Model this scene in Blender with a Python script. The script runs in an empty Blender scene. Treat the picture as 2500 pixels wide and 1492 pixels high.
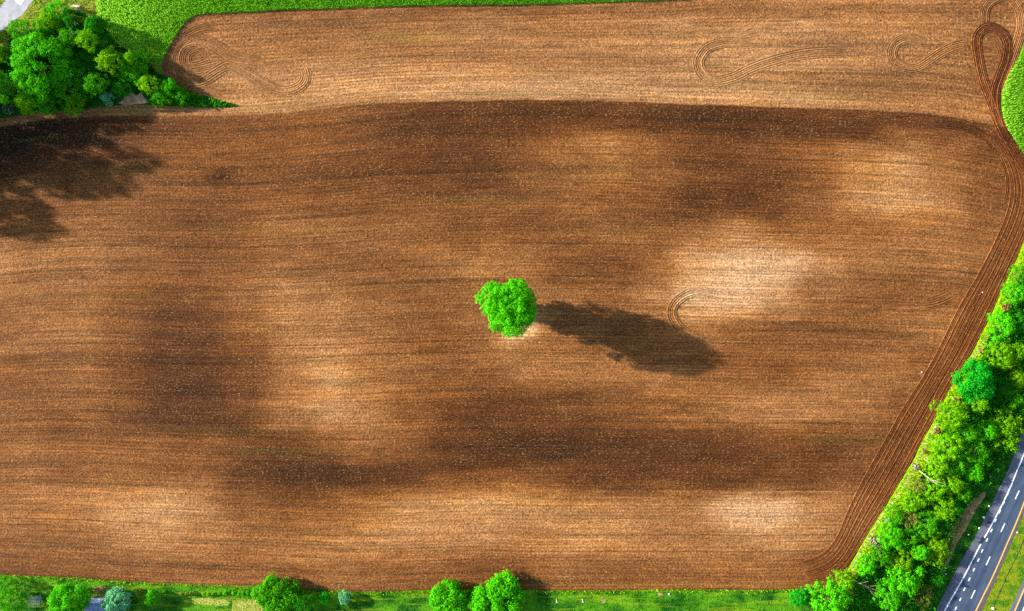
import bpy, math
import numpy as np

# ------------------------------------------------------------------ camera, sky, sun, exposure
scn = bpy.context.scene
COL = scn.collection
S = 0.132            # metres per photograph pixel on the ground
CX, CY = 1250.0, 746.0
HALFW = 1250 * S
HFOV = math.radians(75)
H = HALFW / math.tan(HFOV / 2)

cam_data = bpy.data.cameras.new('camera')
cam = bpy.data.objects.new('camera', cam_data)
COL.objects.link(cam)
cam.location = (0, 0, H)
cam.rotation_euler = (0, 0, 0)
cam_data.sensor_width = 36
cam_data.lens = 18 / math.tan(HFOV / 2)
cam_data.clip_start = 1
cam_data.clip_end = 5000
scn.camera = cam

SUN_EL = math.radians(18.0)
SUN_AZ = math.radians(15.0)          # above the photo's left
to_sun = np.array([-math.cos(SUN_AZ) * math.cos(SUN_EL), math.sin(SUN_AZ) * math.cos(SUN_EL), math.sin(SUN_EL)])
world = bpy.data.worlds.new('World')
scn.world = world
world.use_nodes = True
wn = world.node_tree
bg = wn.nodes['Background']
sky = wn.nodes.new('ShaderNodeTexSky')
sky.sky_type = 'NISHITA'
sky.sun_disc = False
sky.sun_elevation = SUN_EL
sky.sun_rotation = math.atan2(to_sun[0], to_sun[1]) % (2 * math.pi)
wn.links.new(sky.outputs[0], bg.inputs[0])
bg.inputs[1].default_value = 0.10
sd = bpy.data.lights.new('sun', 'SUN')
sd.energy = 5.0
sd.angle = math.radians(0.9)
sd.color = (1.0, 0.93, 0.82)
sun = bpy.data.objects.new('sun', sd)
COL.objects.link(sun)
from mathutils import Vector, Matrix
sun.rotation_euler = Vector(to_sun).to_track_quat('Z', 'Y').to_euler()
sun.location = (-200, 60, 150)
scn.view_settings.view_transform = 'Standard'
scn.view_settings.look = 'None'
scn.view_settings.gamma = 1
scn.view_settings.exposure = 1.80
try:
    scn.cycles.use_denoising = False
    scn.cycles.max_bounces = 5
    scn.cycles.diffuse_bounces = 3
    scn.cycles.transmission_bounces = 3
except Exception:
    pass

# ------------------------------------------------------------------ helpers
def P(px, py, z=0.0):
    """photograph pixel -> world point whose image, at height z, is that pixel"""
    k = (H - z) / H
    return ((px - CX) * S * k, (CY - py) * S * k, z)

def arr(pts):
    a = np.array(pts, float)
    return np.stack([(a[:, 0] - CX) * S, (CY - a[:, 1]) * S], 1)

def mesh_from(name, verts, faces, mat=None, smooth=False):
    """verts (n,3); faces (m,k) array"""
    verts = np.asarray(verts, np.float32)
    faces = np.asarray(faces, np.int32)
    m = bpy.data.meshes.new(name)
    nf, k = faces.shape
    m.vertices.add(len(verts))
    m.vertices.foreach_set('co', verts.ravel())
    m.loops.add(nf * k)
    m.loops.foreach_set('vertex_index', faces.ravel())
    m.polygons.add(nf)
    m.polygons.foreach_set('loop_start', np.arange(0, nf * k, k, dtype=np.int32))
    m.polygons.foreach_set('loop_total', np.full(nf, k, np.int32))
    if smooth:
        m.polygons.foreach_set('use_smooth', np.ones(nf, bool))
    m.update(calc_edges=True)
    if mat:
        m.materials.append(mat)
    return m

def tag(o, label=None, cat=None, group=None, kind=None):
    if label: o['label'] = label
    if cat: o['category'] = cat
    if group: o['group'] = group
    if kind: o['kind'] = kind
    return o

def link(name, m, parent=None, loc=(0, 0, 0)):
    o = bpy.data.objects.new(name, m)
    COL.objects.link(o)
    o.location = loc
    if parent: o.parent = parent
    return o

def empty(name, loc=(0, 0, 0), rz=0.0):
    o = bpy.data.objects.new(name, None)
    COL.objects.link(o)
    o.location = loc
    o.rotation_euler = (0, 0, rz)
    return o

def catmull(pts, step=0.5, closed=False):
    p = np.array(pts, float)
    q = np.vstack([2 * p[0] - p[1], p, 2 * p[-1] - p[-2]])
    out = []
    for i in range(1, len(q) - 2):
        a, b, c, d = q[i - 1], q[i], q[i + 1], q[i + 2]
        n = max(2, int(np.linalg.norm(c - b) / step))
        t = np.linspace(0, 1, n, endpoint=False)[:, None]
        out.append(0.5 * (2 * b + (c - a) * t + (2 * a - 5 * b + 4 * c - d) * t ** 2 + (3 * b - a - 3 * c + d) * t ** 3))
    out.append(q[-2][None])
    return np.vstack(out)

def resample(p, n):
    d = np.r_[0, np.cumsum(np.linalg.norm(np.diff(p, axis=0), axis=1))]
    t = np.linspace(0, d[-1], n)
    return np.stack([np.interp(t, d, p[:, 0]), np.interp(t, d, p[:, 1])], 1)

def in_poly(x, y, poly):
    inside = np.zeros(x.shape, bool)
    n = len(poly)
    j = n - 1
    for i in range(n):
        xi, yi = poly[i]; xj, yj = poly[j]
        if yi != yj:
            c = ((yi > y) != (yj > y)) & (x < (xj - xi) * (y - yi) / (yj - yi) + xi)
            inside ^= c
        j = i
    return inside

def vnoise(x, y, seed=0):
    """cheap smooth value noise in numpy, period free enough"""
    r = np.random.default_rng(seed).random((64, 64))
    xi = np.floor(x).astype(int); yi = np.floor(y).astype(int)
    fx = x - xi; fy = y - yi
    fx = fx * fx * (3 - 2 * fx); fy = fy * fy * (3 - 2 * fy)
    a = r[xi % 64, yi % 64]; b = r[(xi + 1) % 64, yi % 64]
    c = r[xi % 64, (yi + 1) % 64]; d = r[(xi + 1) % 64, (yi + 1) % 64]
    return (a * (1 - fx) + b * fx) * (1 - fy) + (c * (1 - fx) + d * fx) * fy

def fbm(x, y, seed=0, o=4):
    v = 0; a = 0.5; t = 0
    for i in range(o):
        v = v + a * vnoise(x * 2 ** i + 17.3 * i, y * 2 ** i + 9.1 * i, seed + i); t += a; a *= 0.55
    return v / t

# ------------------------------------------------------------------ materials
class NT:
    def __init__(s, name):
        s.m = bpy.data.materials.new(name); s.m.use_nodes = True
        s.t = s.m.node_tree
        s.t.nodes.clear()
        s.out = s.t.nodes.new('ShaderNodeOutputMaterial')
    def n(s, typ, **kw):
        x = s.t.nodes.new(typ)
        for k, v in kw.items():
            setattr(x, k, v)
        return x
    def l(s, a, b): s.t.links.new(a, b)
    def math(s, op, a, b=None, c=None, clamp=False):
        x = s.n('ShaderNodeMath', operation=op); x.use_clamp = clamp
        for i, v in enumerate((a, b, c)):
            if v is None: continue
            if isinstance(v, (int, float)): x.inputs[i].default_value = v
            else: s.l(v, x.inputs[i])
        return x.outputs[0]
    def noise(s, vec, scale, detail=3, rough=0.55, dist=0):
        x = s.n('ShaderNodeTexNoise'); x.noise_dimensions = '3D'
        s.l(vec, x.inputs['Vector']); x.inputs['Scale'].default_value = scale
        x.inputs['Detail'].default_value = detail; x.inputs['Roughness'].default_value = rough
        x.inputs['Distortion'].default_value = dist
        return x.outputs['Fac']
    def vmul(s, vec, xyz):
        x = s.n('ShaderNodeVectorMath', operation='MULTIPLY')
        s.l(vec, x.inputs[0]); x.inputs[1].default_value = xyz
        return x.outputs[0]
    def ramp(s, fac, lo, hi, a=0.0, b=1.0, smooth=True):
        x = s.n('ShaderNodeMapRange'); x.interpolation_type = 'SMOOTHSTEP' if smooth else 'LINEAR'
        s.l(fac, x.inputs[0])
        for i, v in enumerate((lo, hi, a, b)): x.inputs[i + 1].default_value = v
        return x.outputs[0]
    def mix(s, fac, a, b, blend='MIX'):
        x = s.n('ShaderNodeMix'); x.data_type = 'RGBA'; x.blend_type = blend
        if isinstance(fac, (int, float)): x.inputs[0].default_value = fac
        else: s.l(fac, x.inputs[0])
        for i, v in ((6, a), (7, b)):
            if isinstance(v, (tuple, list)): x.inputs[i].default_value = (*v[:3], 1)
            else: s.l(v, x.inputs[i])
        return x.outputs[2]
    def scalec(s, col, fac):
        x = s.n('ShaderNodeVectorMath', operation='SCALE')
        s.l(col, x.inputs[0])
        if isinstance(fac, (int, float)): x.inputs[3].default_value = fac
        else: s.l(fac, x.inputs[3])
        return x.outputs[0]
    def surf(s, col, rough=0.9, bump=None, strength=1.0, dist=1.0, spec=0.2, metallic=0):
        b = s.n('ShaderNodeBsdfPrincipled')
        if isinstance(col, (tuple, list)): b.inputs['Base Color'].default_value = (*col[:3], 1)
        else: s.l(col, b.inputs['Base Color'])
        b.inputs['Roughness'].default_value = rough
        b.inputs['Specular IOR Level'].default_value = spec
        b.inputs['Metallic'].default_value = metallic
        if bump is not None:
            x = s.n('ShaderNodeBump'); s.l(bump, x.inputs['Height'])
            x.inputs['Strength'].default_value = strength; x.inputs['Distance'].default_value = dist
            s.l(x.outputs[0], b.inputs['Normal'])
        s.l(b.outputs[0], s.out.inputs[0])
        return s.m
    def attr(s, name):
        x = s.n('ShaderNodeAttribute'); x.attribute_name = name
        return x
    def pos(s):
        return s.n('ShaderNodeNewGeometry').outputs['Position']
    def objc(s):
        return s.n('ShaderNodeTexCoord').outputs['Object']

def soil_material():
    t = NT('tilled_soil')
    flow = t.attr('flow').outputs['Vector']
    soil = t.attr('soil').outputs['Color']
    weed = t.attr('weed').outputs['Fac']
    rough_ = t.attr('clod').outputs['Fac']
    broad = t.noise(t.vmul(flow, (0.012, 0.22, 1)), 1.0, 4, 0.6)       # long streaks along the rows
    streak = t.noise(t.vmul(flow, (0.10, 1.3, 1)), 1.0, 3, 0.6)
    patch = t.noise(t.vmul(flow, (0.10, 0.22, 1)), 1.0, 3, 0.6)
    clod = t.noise(t.vmul(flow, (1.5, 2.1, 1)), 1.0, 2, 0.6)
    clod2 = t.noise(t.vmul(flow, (0.7, 1.0, 1)), 1.0, 2, 0.6, 0.4)
    sep = t.n('ShaderNodeSeparateXYZ'); t.l(flow, sep.inputs[0])
    wob = t.math('MULTIPLY', clod2, 1.2)
    rowp = t.math('ADD', t.math('MULTIPLY', sep.outputs[1], 2 * math.pi / 1.02), wob)
    rows = t.math('SINE', rowp)
    # brightness factor
    f = t.ramp(broad, 0.32, 0.68, 0.78, 1.20, False)
    longl = t.noise(t.vmul(flow, (0.025, 1.7, 1)), 1.0, 2, 0.6)
    f = t.math('MULTIPLY', f, t.ramp(longl, 0.32, 0.68, 0.74, 1.24, False))
    f = t.math('MULTIPLY', f, t.ramp(streak, 0.30, 0.70, 0.80, 1.20, False))
    f = t.math('MULTIPLY', f, t.ramp(patch, 0.3, 0.7, 0.92, 1.08, False))
    f = t.math('MULTIPLY', f, t.math('MULTIPLY_ADD', rows, 0.10, 1.0))
    f = t.math('MULTIPLY', f, t.ramp(clod, 0.30, 0.70, 0.45, 1.54, False))
    grit = t.noise(t.vmul(flow, (2.6, 4.2, 1)), 1.0, 2, 0.6)
    f = t.math('MULTIPLY', f, t.ramp(grit, 0.30, 0.70, 0.62, 1.40, False))
    f = t.math('MULTIPLY', f, t.ramp(clod2, 0.32, 0.68, 0.80, 1.18, False))
    mott = t.noise(t.vmul(flow, (0.32, 0.55, 1)), 1.0, 3, 0.6)
    f = t.math('MULTIPLY', f, t.ramp(mott, 0.32, 0.68, 0.86, 1.12, False))
    tram = t.noise(t.vmul(flow, (0.0035, 0.75, 1)), 1.0, 1, 0.4)
    f = t.math('MULTIPLY', f, t.ramp(tram, 0.60, 0.66, 1.0, 0.74))
    f = t.math('MULTIPLY', f, t.ramp(tram, 0.33, 0.39, 1.16, 1.0))
    col = t.scalec(soil, f)
    # straw and stone flecks
    fl = t.noise(t.vmul(flow, (1.3, 2.9, 1)), 1.0, 2, 0.6)
    dens = t.ramp(patch, 0.3, 0.75, 0.63, 0.56, False)
    flm = t.math('MULTIPLY', t.math('SUBTRACT', fl, dens), 14.0, clamp=True)
    flm = t.math('MULTIPLY', flm, 0.48)
    straw = t.mix(0.60, t.scalec(soil, 2.3), (0.56, 0.34, 0.12))
    col = t.mix(flm, col, straw)
    wn_ = t.noise(t.vmul(flow, (1.1, 1.6, 1)), 1.3, 2, 0.6)
    wm = t.math('MULTIPLY', t.ramp(wn_, 0.50, 0.60), weed, clamp=True)
    col = t.mix(wm, col, (0.16, 0.20, 0.02))
    h = t.math('MULTIPLY', clod, 0.20)
    h = t.math('ADD', h, t.math('MULTIPLY', clod2, 0.10))
    h = t.math('MULTIPLY', h, rough_)
    h = t.math('ADD', h, t.math('MULTIPLY', rows, 0.018))
    h = t.math('ADD', h, t.math('MULTIPLY', streak, 0.06))
    return t.surf(col, 0.95, h, 0.9, 1.0, 0.1)

def grass_material(name, a, b, c, sc=0.25, fine=2.2):
    t = NT(name)
    p = t.pos()
    n1 = t.noise(p, sc, 4, 0.6)
    n2 = t.noise(p, fine, 3, 0.65)
    n3 = t.noise(t.vmul(p, (0.05, 0.6, 1)), 1.0, 2, 0.5)
    col = t.mix(t.ramp(n1, 0.35, 0.62), a, b)
    col = t.mix(t.math('MULTIPLY', t.ramp(n3, 0.5, 0.65), 0.5), col, c)
    col = t.scalec(col, t.ramp(n2, 0.3, 0.7, 0.55, 1.5, False))
    return t.surf(col, 0.95, n2, 0.9, 0.25, 0.1)

def plain(name, col, rough=0.8, var=0.25, scale=2.0, bump=0.03, metallic=0):
    t = NT(name)
    n = t.noise(t.objc(), scale, 4, 0.6)
    c = t.mix(0.0, col, col)
    c = t.scalec(c, t.ramp(n, 0.3, 0.7, 1 - var, 1 + var, False))
    return t.surf(c, rough, n, 0.6, bump, 0.25, metallic)

def leaf_material(name, dark, light):
    t = NT(name)
    v = t.attr('v').outputs['Fac']
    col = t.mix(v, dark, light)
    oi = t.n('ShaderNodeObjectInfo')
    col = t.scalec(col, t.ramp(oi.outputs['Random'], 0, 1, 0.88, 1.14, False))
    d = t.n('ShaderNodeBsdfPrincipled'); t.l(col, d.inputs['Base Color'])
    d.inputs['Roughness'].default_value = 0.8; d.inputs['Specular IOR Level'].default_value = 0.02
    tr = t.n('ShaderNodeBsdfTranslucent'); t.l(col, tr.inputs[0])
    mx = t.n('ShaderNodeMixShader'); mx.inputs[0].default_value = 0.42
    t.l(d.outputs[0], mx.inputs[1]); t.l(tr.outputs[0], mx.inputs[2])
    t.l(mx.outputs[0], t.out.inputs[0])
    return t.m

SOIL = soil_material()
LEAF = {
    'neon':    leaf_material('leaf_vivid_green', (0.020, 0.26, 0.003), (0.100, 0.56, 0.006)),
    'emerald': leaf_material('leaf_emerald', (0.004, 0.17, 0.006), (0.014, 0.42, 0.016)),
    'mid':     leaf_material('leaf_mid_green', (0.018, 0.17, 0.002), (0.085, 0.42, 0.006)),
    'dark':    leaf_material('leaf_dark_green', (0.006, 0.10, 0.003), (0.030, 0.26, 0.006)),
    'lime':    leaf_material('leaf_lime', (0.050, 0.24, 0.002), (0.19, 0.50, 0.004)),
    'yellow':  leaf_material('leaf_yellow_green', (0.060, 0.22, 0.003), (0.22, 0.50, 0.006)),
    'olive':   leaf_material('leaf_olive', (0.070, 0.12, 0.008), (0.26, 0.31, 0.040)),
    'teal':    leaf_material('leaf_blue_green', (0.035, 0.20, 0.075), (0.19, 0.54, 0.26)),
    'crop':    leaf_material('crop_blade', (0.080, 0.30, 0.005), (0.32, 0.62, 0.040)),
    'tuft':    leaf_material('grass_tuft', (0.12, 0.34, 0.002), (0.42, 0.58, 0.006)),
    'tuftdark': leaf_material('grass_tuft_dark', (0.016, 0.13, 0.002), (0.11, 0.30, 0.004)),
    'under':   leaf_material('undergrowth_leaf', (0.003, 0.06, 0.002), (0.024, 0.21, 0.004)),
    'dry':     leaf_material('dry_stem', (0.20, 0.11, 0.05), (0.42, 0.28, 0.12)),
}
GRASS = grass_material('lawn_grass', (0.003, 0.06, 0.002), (0.06, 0.20, 0.003), (0.17, 0.26, 0.005), 0.14)
VERGE = grass_material('verge_grass', (0.16, 0.38, 0.003), (0.32, 0.46, 0.006), (0.36, 0.36, 0.02), 0.5)
ROUGHG = grass_material('rough_grass', (0.05, 0.12, 0.004), (0.20, 0.20, 0.02), (0.26, 0.14, 0.03), 0.18)
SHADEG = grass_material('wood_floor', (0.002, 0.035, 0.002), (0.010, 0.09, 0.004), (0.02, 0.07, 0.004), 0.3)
CROPG = grass_material('crop_floor', (0.030, 0.15, 0.003), (0.10, 0.28, 0.006), (0.08, 0.24, 0.006), 0.3)
FAR = grass_material('far_ground', (0.02, 0.08, 0.01), (0.08, 0.12, 0.02), (0.12, 0.10, 0.03), 0.01, 0.3)
BARK = plain('bark', (0.10, 0.065, 0.04), 0.9, 0.4, 3.0, 0.05)
BARKPALE = plain('bleached_wood', (0.32, 0.25, 0.18), 0.8, 0.3, 3.0, 0.04)
BARKGREY = plain('grey_twig', (0.24, 0.26, 0.22), 0.8, 0.3, 3.0, 0.04)
DEBRIS = plain('brown_brush', (0.17, 0.07, 0.03), 0.9, 0.5, 2.0, 0.05)
STONE = plain('white_stone', (0.75, 0.72, 0.68), 0.7, 0.1, 3.0, 0.03)
PALEDIRT = plain('pale_dirt', (0.34, 0.20, 0.10), 0.95, 0.5, 0.6, 0.1)

# ------------------------------------------------------------------ outlines (photograph pixels)
TOP = [(-60, 320), (0, 310), (100, 293), (225, 284), (338, 282), (507, 284), (619, 281), (700, 275), (830, 262), (930, 251), (1100, 246),
       (1300, 243), (1500, 247), (1700, 255), (1900, 262), (2100, 268), (2250, 278), (2330, 287), (2390, 299), (2560, 330)]
BOT = [(-60, 1401), (0, 1403), (100, 1407), (200, 1411), (300, 1419), (500, 1427), (640, 1431), (720, 1436), (800, 1441), (900, 1444),
       (1050, 1441), (1200, 1437), (1300, 1441), (1500, 1441), (1700, 1439), (1850, 1441), (1950, 1438), (2560, 1436)]
CROPLINE = [(397, 147), (404, 133), (425, 96), (444, 65), (462, 47), (489, 36), (544, 32), (617, 29), (689, 24.5), (820, 21),
            (1000, 14), (1250, 12), (1400, 8), (1500, 5), (1650, 0), (1700, -6), (1900, -14), (2600, -30)]
GROVE_LOW = [(-60, 296), (0, 289), (40, 283), (81, 277), (141, 271), (202, 265), (293, 257), (380, 257), (453, 261), (535, 262), (580, 260)]
GROVE_UP = [(582, 257), (562, 252), (535, 244), (498, 233), (462, 222), (431, 204), (398, 180), (396, 165), (397, 147)]
HEAD_L = [(1935, 1372), (1983, 1366), (2016, 1348), (2036, 1328), (2049, 1292), (2063, 1262), (2079, 1219), (2106, 1169), (2129, 1126),
          (2155, 1083), (2177, 1040), (2202, 997), (2241, 937), (2290, 852), (2329, 767), (2358, 718), (2397, 651), (2429, 586),
          (2445, 550), (2463, 505), (2468, 455), (2460, 408), (2442, 373), (2418, 342), (2380, 318)]
HEAD_R = [(1955, 1432), (2000, 1428), (2043, 1412), (2070, 1385), (2093, 1345), (2132, 1282), (2165, 1232), (2202, 1169), (2235, 1113),
          (2250, 1076), (2281, 1027), (2304, 977), (2328, 932), (2349, 902), (2380, 849), (2399, 809), (2421, 766), (2455, 687),
          (2481, 635), (2500, 588), (2528, 520), (2535, 450), (2500, 378), (2470, 335), (2450, 295)]

# ------------------------------------------------------------------ soil colour as a function of place
# (x, y, rx, ry, tilt degrees, amount) : dry pale patches > 0, dark < 0: moist patches, plus painted tree shadow at far left
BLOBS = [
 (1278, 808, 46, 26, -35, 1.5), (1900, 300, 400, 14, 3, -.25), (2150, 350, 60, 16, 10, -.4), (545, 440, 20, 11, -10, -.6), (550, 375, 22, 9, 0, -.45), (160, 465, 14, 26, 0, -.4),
 (50, 330, 80, 30, -12, -1.5), (20, 390, 80, 30, 0, -.6), (215, 348, 60, 14, 0, -1.2), (290, 405, 60, 12, 0, -.3), (260, 310, 160, 14, 0, -.3), (2350, 800, 40, 30, 0, -.2), (1800, 500, 160, 18, 6, -.15),  # the far-left ones paint the tree shadow darker into the soil
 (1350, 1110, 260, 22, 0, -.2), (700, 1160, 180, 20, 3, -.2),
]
# moisture map of the main field: rows at these heights, a column every 100 px, 1 wet .. 9 dry
MY = [300, 365, 430, 495, 565, 640, 720, 805, 900, 1000, 1090, 1160, 1240, 1325, 1395]
MV = """3 3 3 3.2 3.5 4 4 4 4 3.6 3 3 3 3 3 3.2 3 3 3 3 3.2 3.2 3 3 3.2 4
3.4 3 3 3.4 4.2 4.6 4.6 4.6 4.4 4 3.4 3 3.4 4.2 5 6.2 5 3.4 3.4 4.2 4.6 5.6 6.2 5 4 4
3.5 4.4 4.8 4.8 4.4 4.2 4 4 3.6 3.5 3.2 3 3 4 5 5.2 4.6 3.2 3 3 4.2 6.2 6.8 6 4.6 4.5
4 4.6 5 5 4.8 4.2 4.2 4.4 4.6 4.6 4.2 4 4 4.2 4.2 4.2 3.8 3.0 3.0 3.2 4.6 6.4 6.8 6 4.6 4.5
4.5 5 5.2 5 4.6 4.2 4.6 5 5 4.8 4.4 4.2 4.4 4.2 4.4 5.2 4.6 5 6.2 5 4.8 5.2 5.6 5.2 4.6 4.5
6.2 6 5.6 5.6 5.4 4.8 4.6 4.8 4.8 4.6 4.8 5 5.2 5 4 3.4 4.6 7.4 8.4 8.2 6.4 5.4 5.6 5.4 4.8 4.5
5.2 5.2 5 4.8 4.4 4.6 5.6 6.2 6 5.2 4.8 4.6 5 5 4.6 4.8 6 8 8.6 7.4 5 4.6 4.6 4.6 4.4 4.5
4.8 5.6 6.2 4.8 3.8 4 5.2 6.4 6 5 4.4 4.4 5 5.2 4.8 4.6 4.8 5.2 4.8 4.4 4.2 4.4 5 5.6 4.6 4.5
4.6 4.8 5 4 3 3 4 5.8 6.6 5.6 4.8 4.6 5 5.6 5.6 5.6 5.4 5 4.6 4.6 5 5.2 5 4.6 4.4 4.5
4.6 4.6 4.6 4.2 3.2 3.2 3.8 5.6 6.8 6.2 4.6 3.4 3.2 3.2 3.4 4.2 5 5.2 6 6.2 6 5.6 4.6 4.5 4.5 4.5
4.6 4.6 4.6 4.8 4.8 4.4 3.2 3 4.2 5 4 2.8 2.8 2.4 2.4 2.6 3 3 3.2 3.6 2.8 3.6 4.4 4.5 4.5 4.5
5 5 5 5.2 5.2 4.8 3 2.4 2.4 2.6 3 4 4.4 4.2 3.2 2.8 3 3 3.4 3.6 3.4 4 4.4 4.5 4.5 4.5
5.4 5.6 6 7 7.6 7 5 4.2 4.4 5.6 6.8 7 7 6.8 6.6 6.4 6 6.2 8 8.2 6.2 5.4 5 5 5 5
5 5.2 5.6 6.2 6.4 6 5.4 5.6 6 6 6.2 6 6 6 6.2 6 5.8 5.8 6.2 6.6 6.4 5 5 5 5 5
4 4.2 4.4 4.8 5 5 4.8 4.8 4.8 4.6 4.6 4.4 4 4.2 4.8 5 5 4.8 5 5 4.6 4 4 4 4 4"""
MV = np.array([[float(q) for q in row.split()] for row in MV.split('\n')])
def moist(px, py):
    u = np.clip(px / 100, 0, 24.999); i = np.floor(u).astype(int); f = u - i; f = f * f * (3 - 2 * f)
    w = np.interp(py, MY, np.arange(15)); w = np.clip(w, 0, 13.999); j = np.floor(w).astype(int); g_ = w - j; g_ = g_ * g_ * (3 - 2 * g_)
    return (MV[j, i] * (1 - f) + MV[j, i + 1] * f) * (1 - g_) + (MV[j + 1, i] * (1 - f) + MV[j + 1, i + 1] * f) * g_
UPBLOBS = [(1250, 190, 300, 40, 0, .30), (1700, 60, 420, 60, 0, .12), (620, 262, 160, 16, 0, .5), (1500, 220, 400, 25, 0, .25), (1000, 110, 300, 40, 0, -.12), (700, 60, 200, 30, 0, -.25),
           (2200, 230, 140, 60, 0, -.22), (430, 200, 50, 40, 0, -.35), (460, 130, 50, 80, 0, -.15), (1250, 25, 900, 14, 0, -.35), (1900, 150, 160, 40, 0, .12), (1950, 250, 260, 16, 3, .22),
           (1820, 120, 120, 40, 0, .15), (2420, 80, 80, 140, 0, -.35), (1400, 70, 160, 25, 0, -.1), (820, 190, 120, 50, 0, .15), (560, 200, 120, 40, 0, .08), (100, 300, 120, 20, -8, -.15),
           (780, 130, 200, 12, 0, -.2), (950, 225, 200, 16, 0, .2), (1150, 150, 260, 12, 0, -.12)]
HUEBLOBS = [(1150, 1230, 300, 60, 0, .7), (2150, 420, 200, 80, 0, .4), (600, 340, 200, 60, 0, .5), (1900, 690, 120, 50, 0, -.7), (1400, 700, 160, 60, 15, -.6), (60, 380, 200, 110, 0, -.8),  # the last one paints a bluish tint into the far-left tree shadow
            (1250, 470, 160, 40, 0, -.4), (1500, 380, 150, 60, 0, .4), (1850, 1240, 140, 50, 0, -.3), (2200, 1060, 60, 60, 0, -.3), (900, 640, 200, 60, 0, -.3), (780, 950, 100, 100, 0, .2)]
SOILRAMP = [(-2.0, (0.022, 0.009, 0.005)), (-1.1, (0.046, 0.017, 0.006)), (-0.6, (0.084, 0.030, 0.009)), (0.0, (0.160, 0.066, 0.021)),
            (0.5, (0.255, 0.122, 0.046)), (1.0, (0.37, 0.210, 0.100)), (1.8, (0.50, 0.335, 0.195))]
def blobsum(x, y, blobs):
    v = np.zeros(x.shape)
    for bx, by, rx, ry, deg, am in blobs:
        a = math.radians(deg); c, s = math.cos(a), math.sin(a)
        dx, dy = x - bx, y - by
        u = (dx * c + dy * s) / rx; w = (-dx * s + dy * c) / ry
        v += am * (1.18 if am < 0 else 1.0) * np.exp(-0.62 * (u * u + w * w))
    return v
TX, TY = np.array(TOP).T; BX, BY = np.array(BOT).T; CXX, CYY = np.array([(-60, 40), (300, 40)] + CROPLINE[4:]).T
def soil_at(X, Y):
    """world xy arrays -> (albedo rgb, tone)"""
    px = X / S + CX; py = CY - Y / S
    wx = px + 60 * (fbm(px / 90, py / 60, 3) - .5) ; wy = py + 36 * (fbm(px / 110, py / 40, 5) - .5)
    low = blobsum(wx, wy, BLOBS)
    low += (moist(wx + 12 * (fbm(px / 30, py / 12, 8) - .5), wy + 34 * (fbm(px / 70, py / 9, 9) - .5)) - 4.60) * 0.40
    low += 0.55 * (fbm(px / 170, py / 55, 11) - .5) + 0.35 * (fbm(px / 70, py / 16, 12) - .5) + 0.04
    up = 0.50 + blobsum(wx, wy, UPBLOBS) + 0.35 * (fbm(px / 220, py / 26, 21) - .5) + 0.25 * (fbm(px / 60, py / 20, 22) - .5)
    edge = np.interp(px, TX, TY) + 5 * (fbm(px / 26, py / 30, 31, 3) - .5)
    k = np.clip((py - edge) / 5 + .5, 0, 1); k = k * k * (3 - 2 * k)
    tone = up * (1 - k) + low * k
    tone = tone - 0.06 * k
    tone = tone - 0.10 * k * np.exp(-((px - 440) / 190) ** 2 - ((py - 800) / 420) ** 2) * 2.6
    tone = np.where(tone < 0, tone * (1 + .06 * k), tone)
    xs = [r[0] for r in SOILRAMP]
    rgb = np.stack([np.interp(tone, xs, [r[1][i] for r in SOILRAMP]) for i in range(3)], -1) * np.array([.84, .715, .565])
    # the upper field is a little greyer, the lower right more orange
    grey = (1 - k)[..., None] * 0.06
    lum = rgb.mean(-1, keepdims=True)
    rgb = rgb * (1 - grey) + lum * np.array([1.25, 1.0, 0.72]) * grey
    # iron red, ochre and greyish soils drift into one another
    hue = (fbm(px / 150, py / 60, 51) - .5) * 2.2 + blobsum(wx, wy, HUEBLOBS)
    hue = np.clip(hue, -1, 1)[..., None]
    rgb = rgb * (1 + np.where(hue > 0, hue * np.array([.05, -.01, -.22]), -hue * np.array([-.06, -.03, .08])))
    return rgb, tone, k
def flow_at(X, Y):
    px = X / S + CX; py = CY - Y / S
    T = np.interp(px, TX, TY); B = np.interp(px, BX, BY); C = np.interp(px, CXX, CYY)
    lowv = 270 + (py - T) / (B - T) * 1170
    upv = 270 - (T - py) / (T - C) * 240
    v = np.where(py > T, lowv, upv)
    return np.stack([X, -v * S, np.zeros_like(X)], -1)
WEEDS = [(300, 270, 120, 8, 0, .9), (1000, 90, 90, 8, 0, 1.0), (1780, 205, 100, 8, 3, .7), (1220, 230, 80, 6, 0, .7), (2330, 170, 60, 8, 0, .6), (2050, 240, 160, 12, 0, .45),
         (700, 1100, 120, 10, 0, .5), (320, 410, 60, 8, 0, .7), (100, 338, 60, 4, -6, .9), (300, 725, 160, 6, 0, .4), (580, 1050, 160, 8, 0, .4), (1180, 490, 90, 8, 0, .45),
         (470, 195, 70, 25, 0, .25), (1500, 570, 110, 10, 0, .3), (590, 262, 90, 5, 0, .7), (720, 140, 90, 6, 0, .5), (2080, 1395, 60, 14, -40, .7), (1800, 1428, 260, 5, 0, .7),
         (1300, 1425, 200, 6, 0, .7), (2080, 1300, 20, 10, 0, .3), (2060, 1075, 90, 10, 0, .45), (1000, 700, 300, 8, 0, .15), (1400, 430, 200, 8, 0, .3), (760, 560, 240, 8, 0, .3)]
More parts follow.
